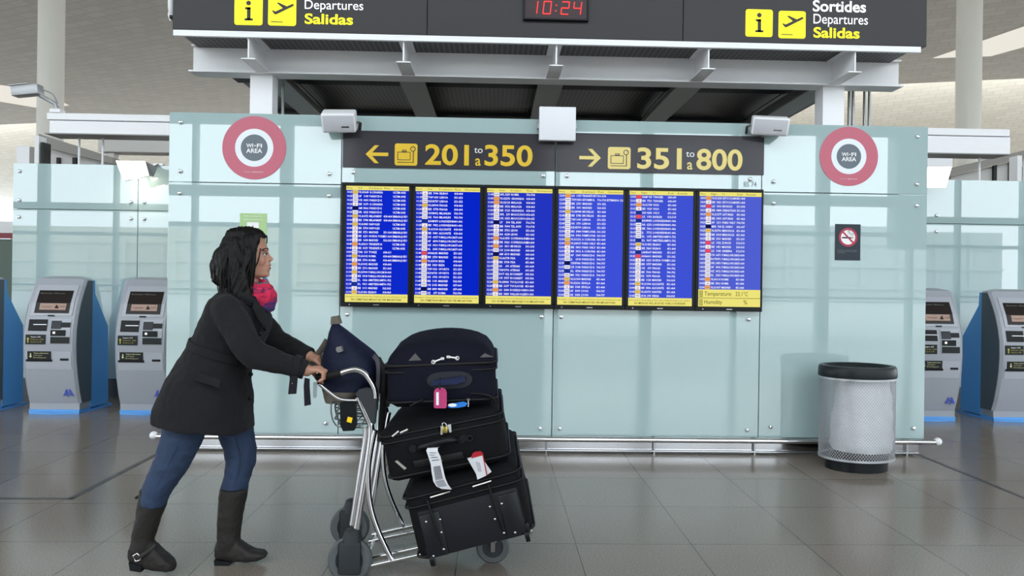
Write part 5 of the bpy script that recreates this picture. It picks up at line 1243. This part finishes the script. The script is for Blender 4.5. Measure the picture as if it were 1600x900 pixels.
# nose, lips, chin, brow ridge, cheeks
loft(bm, [[q(417.5, 392.5, -.006), q(417.5, 392.5, .006), q(419.4, 392.5, 0)], [q(418, 398, -.010), q(418, 398, .010), q(422.8, 398.5, 0)], [q(418, 404.5, -.016), q(418, 404.5, .016), q(427.6, 404, 0)], [q(418, 408.5, -.015), q(418, 408.5, .015), q(425, 408.5, 0)]])
ball(bm, q(425.2, 404.8), .0068, sub=3)
for s in (-1, 1): ball(bm, q(421.5, 406.3, s * .011), (.008, .006, .006), sub=2)
ball(bm, q(420.6, 413.8), (.0080, .021, .0042), sub=3); ball(bm, q(420.4, 419.2), (.0088, .018, .0050), sub=3)
ball(bm, q(417.4, 429.0), (.0115, .016, .011), sub=3)
for s in (-1, 1):
    ball(bm, q(405, 407, s * .035), (.028, .021, .030), sub=3)
    ball(bm, q(414.5, 390.3, s * .033), (.013, .020, .005), sub=3)
    ball(bm, q(386, 401, s * .076), (.014, .008, .026), sub=3)
# neck and hidden trunk
chain(bm, [q(386, 424), q(384, 445), q(378, 470)], [.052, .054, .062]); chain(bm, [q(376, 478), q(360, 520), q(345, 560), q(325, 620)], [.07, .08, .08, .10])
for s in (-1, 1): chain(bm, [q(374, 486, 0), q(370, 490, s * .12)], [.05, .04])
RW, LW = q(480, 579, -.15), q(485, 557, .10)       # wrists
chain(bm, [q(358, 492, -.125), q(394, 551, -.195), RW], [.038, .034, .026]); chain(bm, [q(394, 495, .12), q(433, 530, .185), LW], [.038, .034, .026])
# legs inside jeans and boots
RK, LK = q(262, 712, -.07), q(377, 715, .08)
chain(bm, [q(312, 630, -.07), q(290, 672, -.075), RK, q(240, 770, -.07), q(226, 845, -.06)], [.085, .07, .05, .045, .032])
chain(bm, [q(350, 630, .07), q(366, 672, .08), LK, q(364, 770, .08), q(354, 850, .08)], [.085, .07, .05, .045, .032])
# right hand closed over the bar, thumb below
hbx = hb
def hand(bm, wrist, knuck, ys, over, tips, rad=.0088):
    for i, yk in enumerate(ys):
        k0 = V((knuck.x, yk, knuck.z + (.004 if i in (1, 2) else 0)))
        chain(bm, [wrist.lerp(k0, .18), wrist.lerp(k0, .6), k0], [.017, .0145, .0115], 10)
        L = (1.0, 1.08, 1.04, .86)[i]
        finger(bm, [k0, k0 + V((over.x * L, .001 * (i - 1), over.z)), k0 + V((tips.x, .001, tips.z * L)), k0 + V((tips.x - .016, .0, tips.z * L - .008))], rad * (.98, 1.03, 1, .88)[i])
kn = q(499, 576.5, -.13)
hand(bm, RW, kn, [YW - .168, YW - .147, YW - .126, YW - .106], V((.026, 0, -.012)), V((.024, 0, -.040)))
finger(bm, [RW.lerp(kn, .25) + V((0, .035, -.012)), q(492, 586, -.085), q(498, 594, -.09), q(503.5, 598, -.10)], .0105)
kn2 = q(499, 558.5, .10)
hand(bm, LW, kn2, [YW + .068, YW + .088, YW + .108, YW + .127], V((.018, 0, -.02)), V((.006, 0, -.042)))
finger(bm, [LW.lerp(kn2, .25) + V((0, -.03, -.008)), q(492, 563, .05), q(498, 568, .045), q(502, 571, .045)], .0105)
me = remeshed(bm, .0042, 3, .5); body = mkme('person', me, SKIN, None, True, 180)
base_at(body, (q(300, 890).x, YW, 0)); tag(body, 'woman in dark coat, jeans and tall boots leaning to push the trolley', 'person')
PERSON = body
for s in (-1, 1):
    bm = nb(); ball(bm, q(413.2, 397.3, s * .031), (.0098, .0105, .0078), sub=3); e = mk('eye', bm, mat('eye_white', (226, 222, 216), .2), body)
    bm = nb(); ball(bm, q(416.0, 397.4, s * .034), (.0034, .0046, .0046), sub=2); mk('iris', bm, mat('iris_brown', (40, 24, 16), .15), e)
    bm = nb(); tube(bm, smooth_path([q(419.0, 390.4, s * .014), q(418.0, 388.4, s * .028), q(414.0, 388.6, s * .045), q(409, 391, s * .056)], 4), [.0016] + [.0026] * 11 + [.0012], 6); mk('eyebrow', bm, HAIR, body)
    bm = nb(); tube(bm, smooth_path([q(417.6, 396.6, s * .02), q(416.8, 395.4, s * .031), q(413.2, 395.6, s * .043), q(410.6, 397.2, s * .049)], 4), .0016, 6); mk('eyelashes', bm, HAIR, body)
bm = nb(); ball(bm, q(420.9, 414.2), (.0076, .0165, .0032), sub=3); ball(bm, q(420.8, 418.9), (.0082, .0145, .0038), sub=3); mk('lips', bm, mat('lip', (150, 88, 80), .45), body)
# hair: a volume following the skull plus falling locks
bm = nb()
ball(bm, q(380, 394), (.103, .089, .112), sub=4)
ball(bm, q(366, 412), (.085, .088, .11), sub=4)
ball(bm, q(393, 374), (.062, .080, .048), sub=3); ball(bm, q(383, 368), (.085, .078, .040), sub=3)
cut = nb()
for s in (-1, 1):
    for (pts, rr) in (([(401, 371, .055), (402, 388, .068), (396, 408, .075), (389, 430, .078), (390, 452, .084), (397, 474, .098)], [.022, .022, .024, .026, .026, .014]),
                      ([(390, 375, .06), (391, 398, .078), (388, 425, .083), (388, 450, .088), (392, 476, .10)], [.03, .032, .034, .034, .018]),
                      ([(372, 380, .06), (370, 405, .075), (370, 432, .08), (374, 458, .085), (382, 478, .095)], [.035, .038, .038, .034, .016]),
                      ([(356, 392, .05), (352, 415, .06), (350, 436, .055), (352, 450, .05)], [.035, .036, .03, .018])):
        P = smooth_path([q(x, y, s * d) for x, y, d in pts], 4); R = []
        for i in range(len(P)):
            f = i / (len(P) - 1) * (len(rr) - 1); k = min(int(f), len(rr) - 2); R.append(rr[k] + (rr[k + 1] - rr[k]) * (f - k))
        tube(bm, P, R, 12); ball(bm, P[0], R[0]); ball(bm, P[-1], R[-1])
for pts, rr in (([(352, 400, 0), (346, 418, 0), (345, 434, .0), (352, 446, 0)], [.05, .05, .04, .02]), ([(370, 420, 0), (366, 440, 0), (372, 458, 0)], [.07, .06, .03])):
    P = [q(x, y, d) for x, y, d in pts]; chain(bm, P, rr)
# clear the face: keep hair behind the hairline
me = remeshed(bm, .006, 4, .5)
hn = [V(n.vector) for n in me.vertex_normals]
for v, n in zip(me.vertices, hn):
    zz = v.co.z; py = 438 + .0138 * (400 - 800) - (zz - EYE) * F_PX / YW
    hl = 412 if py < 374 else (412 - (py - 374) * .16 if py < 395 else (408.6 - (py - 395) * .42 if py < 425 else 397 + (py - 425) * .25))
    lim = q(hl, py).x - 0.10 * max(0, .062 - abs(v.co.y - YW)) / .062 * (1 if py > 372 else 0)
    if py < 462 and v.co.x > lim: v.co.x = lim + (v.co.x - lim) * .08
    a = math.atan2(v.co.y - YW, v.co.x - q(380, 400).x)
    v.co += n * (noise.noise(V((a * 11 + 2.2 * math.sin(v.co.z * 22), v.co.z * 3, 0))) * .008 + noise.noise(V((a * 34 + 2.5 * math.sin(v.co.z * 26), v.co.z * 4, 3))) * .0045)
hair = mkme('hair', me, HAIR, body, True, 60); hair['label'] = 'dark brown wavy shoulder-length hair'
bm = nb(); rnd = random.Random(3)
for i in range(170):
    s = rnd.choice((-1, 1)); u = rnd.random()
    x0 = 366 + 36 * u; y0 = 361 + 8 * abs(u - .6) * 2
    xe = 345 + 50 * u + rnd.uniform(-5, 5); ye = 442 + 34 * u + rnd.uniform(-12, 10)
    d = .088 + rnd.uniform(-.004, .008)
    pts = [(x0, y0, s * .035), (x0 * .8 + xe * .2 - 4 * (1 - u), y0 + 20, s * (d - .012)), (x0 * .5 + xe * .5 - 6 * (1 - u), (y0 + ye) / 2, s * d), (x0 * .2 + xe * .8 - 2, ye - 22, s * (d + .006)), (xe, ye, s * (d + .012))]
    P = smooth_path([q(*p_) for p_ in pts], 4); tube(bm, P, [.0022] * (len(P) - 1) + [.0006], 4)
for i in range(46):
    s = rnd.choice((-1, 1, -1)); u = rnd.random(); x0 = 362 + 40 * u; xe = 341 + 48 * u + rnd.uniform(-5, 6); ye = 446 + 34 * u + rnd.uniform(-10, 10); d = .092 + rnd.uniform(-.004, .006); ph = rnd.uniform(0, 6)
    pts = []
    for k in range(7):
        f = k / 6; pts.append((x0 + (xe - x0) * f ** 1.3 - 7 * math.sin(math.pi * f) * (1 - u) + 2.6 * math.sin(f * 9 + ph) * f, 366 + 6 * abs(u - .6) + (ye - 366) * f, s * (.05 + (d - .05) * min(1, f * 2.6) + .006 * math.cos(f * 9 + ph) * f + .012 * f)))
    P = smooth_path([q(*p_) for p_ in pts], 3); n_ = len(P); tube(bm, P, [.0062 * (1 - .75 * (j / (n_ - 1)) ** 2) for j in range(n_)], 6)
for pts in ([(342, 418, -.05), (337, 430, -.05), (340, 437, -.05), (337, 438, -.05), (330, 439, -.05)], [(341, 405, -.04), (335, 420, -.045), (338, 432, -.04), (334, 436, -.04)], [(410, 372, -.03), (416, 368, -.03), (417, 374, -.03), (416.5, 381, -.03)], [(344, 425, -.06), (340, 438, -.06), (345, 446, -.06), (341, 447, -.06)], [(407, 388, -.066), (404, 405, -.074), (398, 420, -.08), (394, 440, -.085)]):
    P = smooth_path([q(*p_) for p_ in pts], 5); tube(bm, P, [.003] * (len(P) - 1) + [.0008], 5)
o = mk('loose_locks', bm, HAIR, hair); o['kind'] = 'stuff'
# jeans
def leg_loft(bm, secs, dyc, yws):
    rings = []
    for (l, r, dy), yw in zip(secs, yws):
        a, b = q(l[0], l[1], dyc + dy), q(r[0], r[1], dyc + dy); c = (a + b) / 2; h = (b - a) / 2
        rings.append([c + h * math.cos(2 * math.pi * k / 28) + V((0, yw * math.sin(2 * math.pi * k / 28), 0)) for k in range(28)])
    loft(bm, rings)
bm = nb()
leg_loft(bm, [((262, 625), (350, 628), 0), ((257, 655), (326, 662), 0), ((252, 685), (314, 694), 0), ((244, 712), (300, 722), 0), ((235, 733), (287, 742), 0), ((227, 752), (274, 760), 0), ((222, 766), (263, 776), 0), ((217, 785), (256, 793), 0)], -.07, [.10, .095, .082, .072, .066, .062, .058, .052])
leg_loft(bm, [((325, 620), (392, 620), 0), ((336, 655), (393, 655), 0), ((343, 680), (396, 678), 0), ((351, 705), (399.5, 703), 0), ((354, 724), (399, 722), 0), ((351, 742), (392, 742), 0), ((346.5, 760), (387.5, 760), 0), ((344, 785), (384, 785), 0)], .08, [.10, .092, .082, .072, .068, .064, .060, .052])
ball(bm, q(325, 625), (.14, .14, .10), sub=3)
me = remeshed(bm, .006, 4, .5); wrinkle(me, .004, 26, .0018, 70); mkme('jeans', me, DENIM, body, True, 180)
for secs in ([(287, 665, -.165), (281, 690, -.152), (266, 720, -.142), (251, 748, -.132), (240, 770, -.128)], [(366, 668, -.012), (371, 690, -.003), (376, 710, .008), (375, 730, .012), (368, 755, .02)]):
    bm = nb(); tube(bm, smooth_path([q(*p_) for p_ in secs], 4), .0022, 6); mk('seam', bm, mat('denim_seam', (38, 52, 80), .8), [c for c in body.children if c.name.startswith('jeans')][0])
# boots
def boot(secs, foot, dy, heel, yws, label):
    bm = nb(); leg_loft(bm, secs, dy, yws)
    rings = []
    for (px, yt, yb_, w) in foot:
        a, b = q(px, yt, dy), q(px, yb_, dy); c = (a + b) / 2; h = (a.z - b.z) / 2
        ring = []
        for k in range(24):
            th = 2 * math.pi * k / 24; s_, c_ = math.sin(th), math.cos(th); ring.append(V((c.x, YW + dy + w * math.copysign(abs(c_) ** .75, c_), c.z + h * math.copysign(abs(s_) ** .8, s_))))
        rings.append(ring)
    loft(bm, rings)
    me = remeshed(bm, .005, 3, .5); wrinkle(me, .003, 30, .0015, 80)
    o = mkme('boot', me, BOOT, body, True, 180); o['label'] = label
    bm = nb(); P = [q(p_[0], p_[1], dy) for p_ in heel]; loft(bm, [[p_ + V((0, -.034, 0)) for p_ in P], [p_ + V((0, .034, 0)) for p_ in P]]); mk('heel', bm, BLACK, o)
    return o
bR = boot([((220.5, 763), (263, 775), 0), ((217, 785), (257, 795), 0), ((212, 812), (248, 818), 0), ((207, 838), (241, 842), 0), ((204, 856), (241, 858), 0), ((203, 870), (236, 872), 0)],
          [(203, 856, 874, .022), (207, 845, 880, .032), (216, 840, 884, .036), (228, 838, 888, .037), (240, 846, 890.5, .040), (252, 859, 891.5, .043), (262, 868, 892, .042), (269, 874, 892, .034), (273.5, 880, 891, .018)], -.06, [(207, 874), (227, 880), (226, 889.5), (209, 887)], [.06, .058, .053, .046, .044, .036], 'trailing boot with a square silver buckle')
bL = boot([((344, 762.5), (387.5, 763), 0), ((342, 785), (383, 786), 0), ((340, 812), (378, 812), 0), ((340, 838), (375, 838), 0), ((338, 852), (375, 852), 0), ((337.5, 866), (372, 866), 0)],
          [(337.5, 848, 870, .022), (341, 842, 874, .032), (352, 840, 875, .036), (366, 840, 876, .037), (378, 846, 877, .040), (390, 855, 877, .043), (402, 859, 875, .042), (412, 861, 871.5, .034), (418, 865, 868.5, .018)], .06, [(338.5, 871), (363, 874), (362, 883), (340, 884)], [.062, .058, .054, .046, .044, .036], 'leading boot with its toe lifted')
bm = nb(); P = [q(*p_) for p_ in ((208, 868.5, -.105), (214.5, 864.5, -.106), (220.5, 870, -.108), (219, 875, -.108), (212, 877, -.107), (208, 868.5, -.105))]; tube(bm, P, .0028, 8, cap=False); mk('buckle', bm, CHROME, bR)
bm = nb(); tube(bm, smooth_path([q(203.5, 866, -.07), q(214, 871, -.1055), q(230, 862, -.104), q(242, 850, -.08)], 5), .009, 8, flat=.35); mk('ankle_strap', bm, BOOT, bR)
bm = nb(); tube(bm, smooth_path([q(219, 775, -.06), q(214, 777, -.065), q(212, 779, -.07)], 4), .006, 8); tube(bm, smooth_path([q(219, 778, -.09), q(218, 790, -.095), q(217, 797, -.095)], 4), .006, 8, flat=.5); mk('tie', bm, BOOT, bR)
# coat
secs = [((244.5, 651), (392, 673), .205), ((247, 634), (391, 652), .205), ((262, 602), (389.5, 622), .20), ((278, 572), (388, 598), .185), ((292, 549), (389, 578), .168), ((304, 531), (395, 562), .152), ((312, 515), (404, 546), .155), ((319, 497), (414, 528), .168), ((327, 480), (420, 512), .178), ((336, 466), (419, 496), .172), ((345, 456), (413, 480), .14), ((354, 449), (407, 467), .10), ((360, 443), (402, 456), .068)]
bm = nb(); rings = []
for l, r, yw in secs:
    a, b = q(*l), q(*r); c = (a + b) / 2; h = (b - a) / 2; ring = []
    for k in range(44):
        th = 2 * math.pi * k / 44; c_, s_ = math.cos(th), math.sin(th); ring.append(c + h * math.copysign(abs(c_) ** .85, c_) + V((0, yw * math.copysign(abs(s_) ** .85, s_), 0)))
    rings.append(ring)
loft(bm, rings)
def sleeve(pts, rr):
    P = smooth_path([q(*p_) for p_ in pts], 5); R = []
    for i in range(len(P)):
        f = i / (len(P) - 1) * (len(rr) - 1); k = min(int(f), len(rr) - 2); R.append(rr[k] + (rr[k + 1] - rr[k]) * (f - k))
    tube(bm, P, R, 18); ball(bm, P[0], R[0] * .98, sub=3)
sleeve([(355, 484, -.135), (372, 515, -.175), (394, 551, -.195), (422, 562, -.185), (450, 570, -.165), (478, 578.5, -.15)], [.068, .066, .060, .052, .046, .044])
sleeve([(392, 490, .125), (412, 510, .17), (433, 530, .185), (458, 543, .15), (484, 556.5, .10)], [.066, .058, .050, .044, .040])
me = remeshed(bm, .007, 5, .5); wrinkle(me, .007, 13, .003, 40); coat = mkme('coat', me, COAT, body, True, 180); coat['label'] = 'dark grey belted wool coat'
bm = nb()    # belt round the waist with a hanging loop
A = []
for k in range(33):
    th = 2 * math.pi * k / 32; a, b = q(303, 532), q(396, 563); c = (a + b) / 2; h = (b - a) / 2 * 1.03; c_, s_ = math.cos(th), math.sin(th)
    A.append(c + h * math.copysign(abs(c_) ** .85, c_) + V((0, .158 * math.copysign(abs(s_) ** .85, s_), 0)))
n_ = (q(396, 563) - q(303, 532)).cross(V((0, 1, 0))).normalized() * .016
loft(bm, [[p_ - n_, p_ + n_, (p_ + n_) + (p_ - c) * .03, (p_ - n_) + (p_ - c) * .03] for p_ in A], cap=False); tube(bm, smooth_path([q(312, 528, -.05), q(305, 526, -.05), q(301.5, 533, -.05), q(304, 540, -.05), q(309, 541, -.05)], 4), .004, 6); mk('belt', bm, COAT, coat)
for px, py, dy in ((392, 585, -.03), (391.5, 622, -.03), (406, 521, -.115), (414.5, 514, -.09)):
    bm = nb(); ball(bm, q(px, py, dy), (.010, .008, .010), sub=2); mk('button', bm, BLACK, coat)
bm = nb()    # lapel and collar
for P in ([(397, 470, -.10), (412, 482, -.105), (421, 500, -.10), (423, 512, -.085), (416, 516, -.105), (402, 497, -.142), (394, 480, -.13)],):
    A = [q(*p_) for p_ in P]; loft(bm, [A, [p_ + V((.004, -.010, .003)) for p_ in A]])
mk('lapel', bm, COAT, coat, True, 30)
bm = nb(); tube(bm, smooth_path([q(350, 452, -.045), q(366, 454, -.095), q(386, 466, -.112), (q(402, 478, -.09))], 5), .018, 10, flat=.6); tube(bm, smooth_path([q(350, 452, .045), q(366, 454, .095), q(386, 466, .112), (q(402, 478, .09))], 5), .018, 10, flat=.6); tube(bm, smooth_path([q(350, 452, -.05), q(345, 450, 0), q(350, 452, .05)], 5), .018, 10, flat=.6); mk('collar', bm, COAT, coat)
bm = nb(); P = [q(*p_) for p_ in ((308, 583, -.197), (345, 594, -.203), (343, 606, -.208), (306, 594, -.204))]; loft(bm, [P, [p_ + V((0, -.006, 0)) for p_ in P]]); mk('pocket_flap', bm, COAT, coat, False)
for (c0, c1) in (((452, 571, -.163), (476, 577, -.152)),):
    bm = nb(); a, b = q(458, 571.5, -.16), q(468, 574, -.156); tube(bm, [a, b], [.052, .051], 20); mk('cuff_band', bm, COAT, coat)
STR = mat('strap_black', (26, 26, 32), .7)
bm = nb(); P = [q(*p_) for p_ in ((453, 588, -.20), (465, 588, -.20), (462.5, 615.5, -.205), (450, 616, -.205))]; loft(bm, [P, [p_ + V((0, .006, 0)) for p_ in P]]); sc_ = mk('cuff_strap', bm, STR, coat, False)
bm = nb(); ball(bm, q(457, 599, -.206), .0025, sub=1); mk('stud', bm, CHROME, coat)
bm = nb(); R0 = [((476, 590), (484, 592)), ((474.5, 603), (484, 604)), ((475, 620), (485, 618)), ((475.5, 634.5), (486, 632.5))]; loft(bm, [[q(*a, -.185), q(*b, -.185), q(*b, -.180), q(*a, -.180)] for a, b in R0]); mk('cuff_strap', bm, STR, coat)
# scarf
bm = nb()
for (cx, cy, rx, ry, tl, r) in ((398, 444, .060, .070, -.30, .021), (401, 453, .064, .076, -.38, .023), (403, 462, .062, .075, -.45, .022), (402, 468, .064, .078, -.5, .016)):
    c = q(cx, cy); P = []
    for k in range(37):
        th = 2 * math.pi * k / 36; P.append(c + V((rx * math.cos(th), ry * math.sin(th), rx * math.cos(th) * math.tan(tl) + .006 * math.sin(3 * th + cx))))
    tube(bm, P, [r * (1 + .15 * math.sin(5 * 2 * math.pi * k / 36 + cy)) for k in range(37)], 12, cap=False)
for k in range(5): chain(bm, [q(414 + k, 438 + 2 * k, -.05 + .02 * k), q(420 + k * .6, 458, -.05 + .02 * k), q(418 + k, 474, -.05 + .02 * k)], [.013, .016, .012])
me = remeshed(bm, .005, 2, .5); wrinkle(me, .004, 50); mkme('scarf', me, SCARF, body, True, 180)
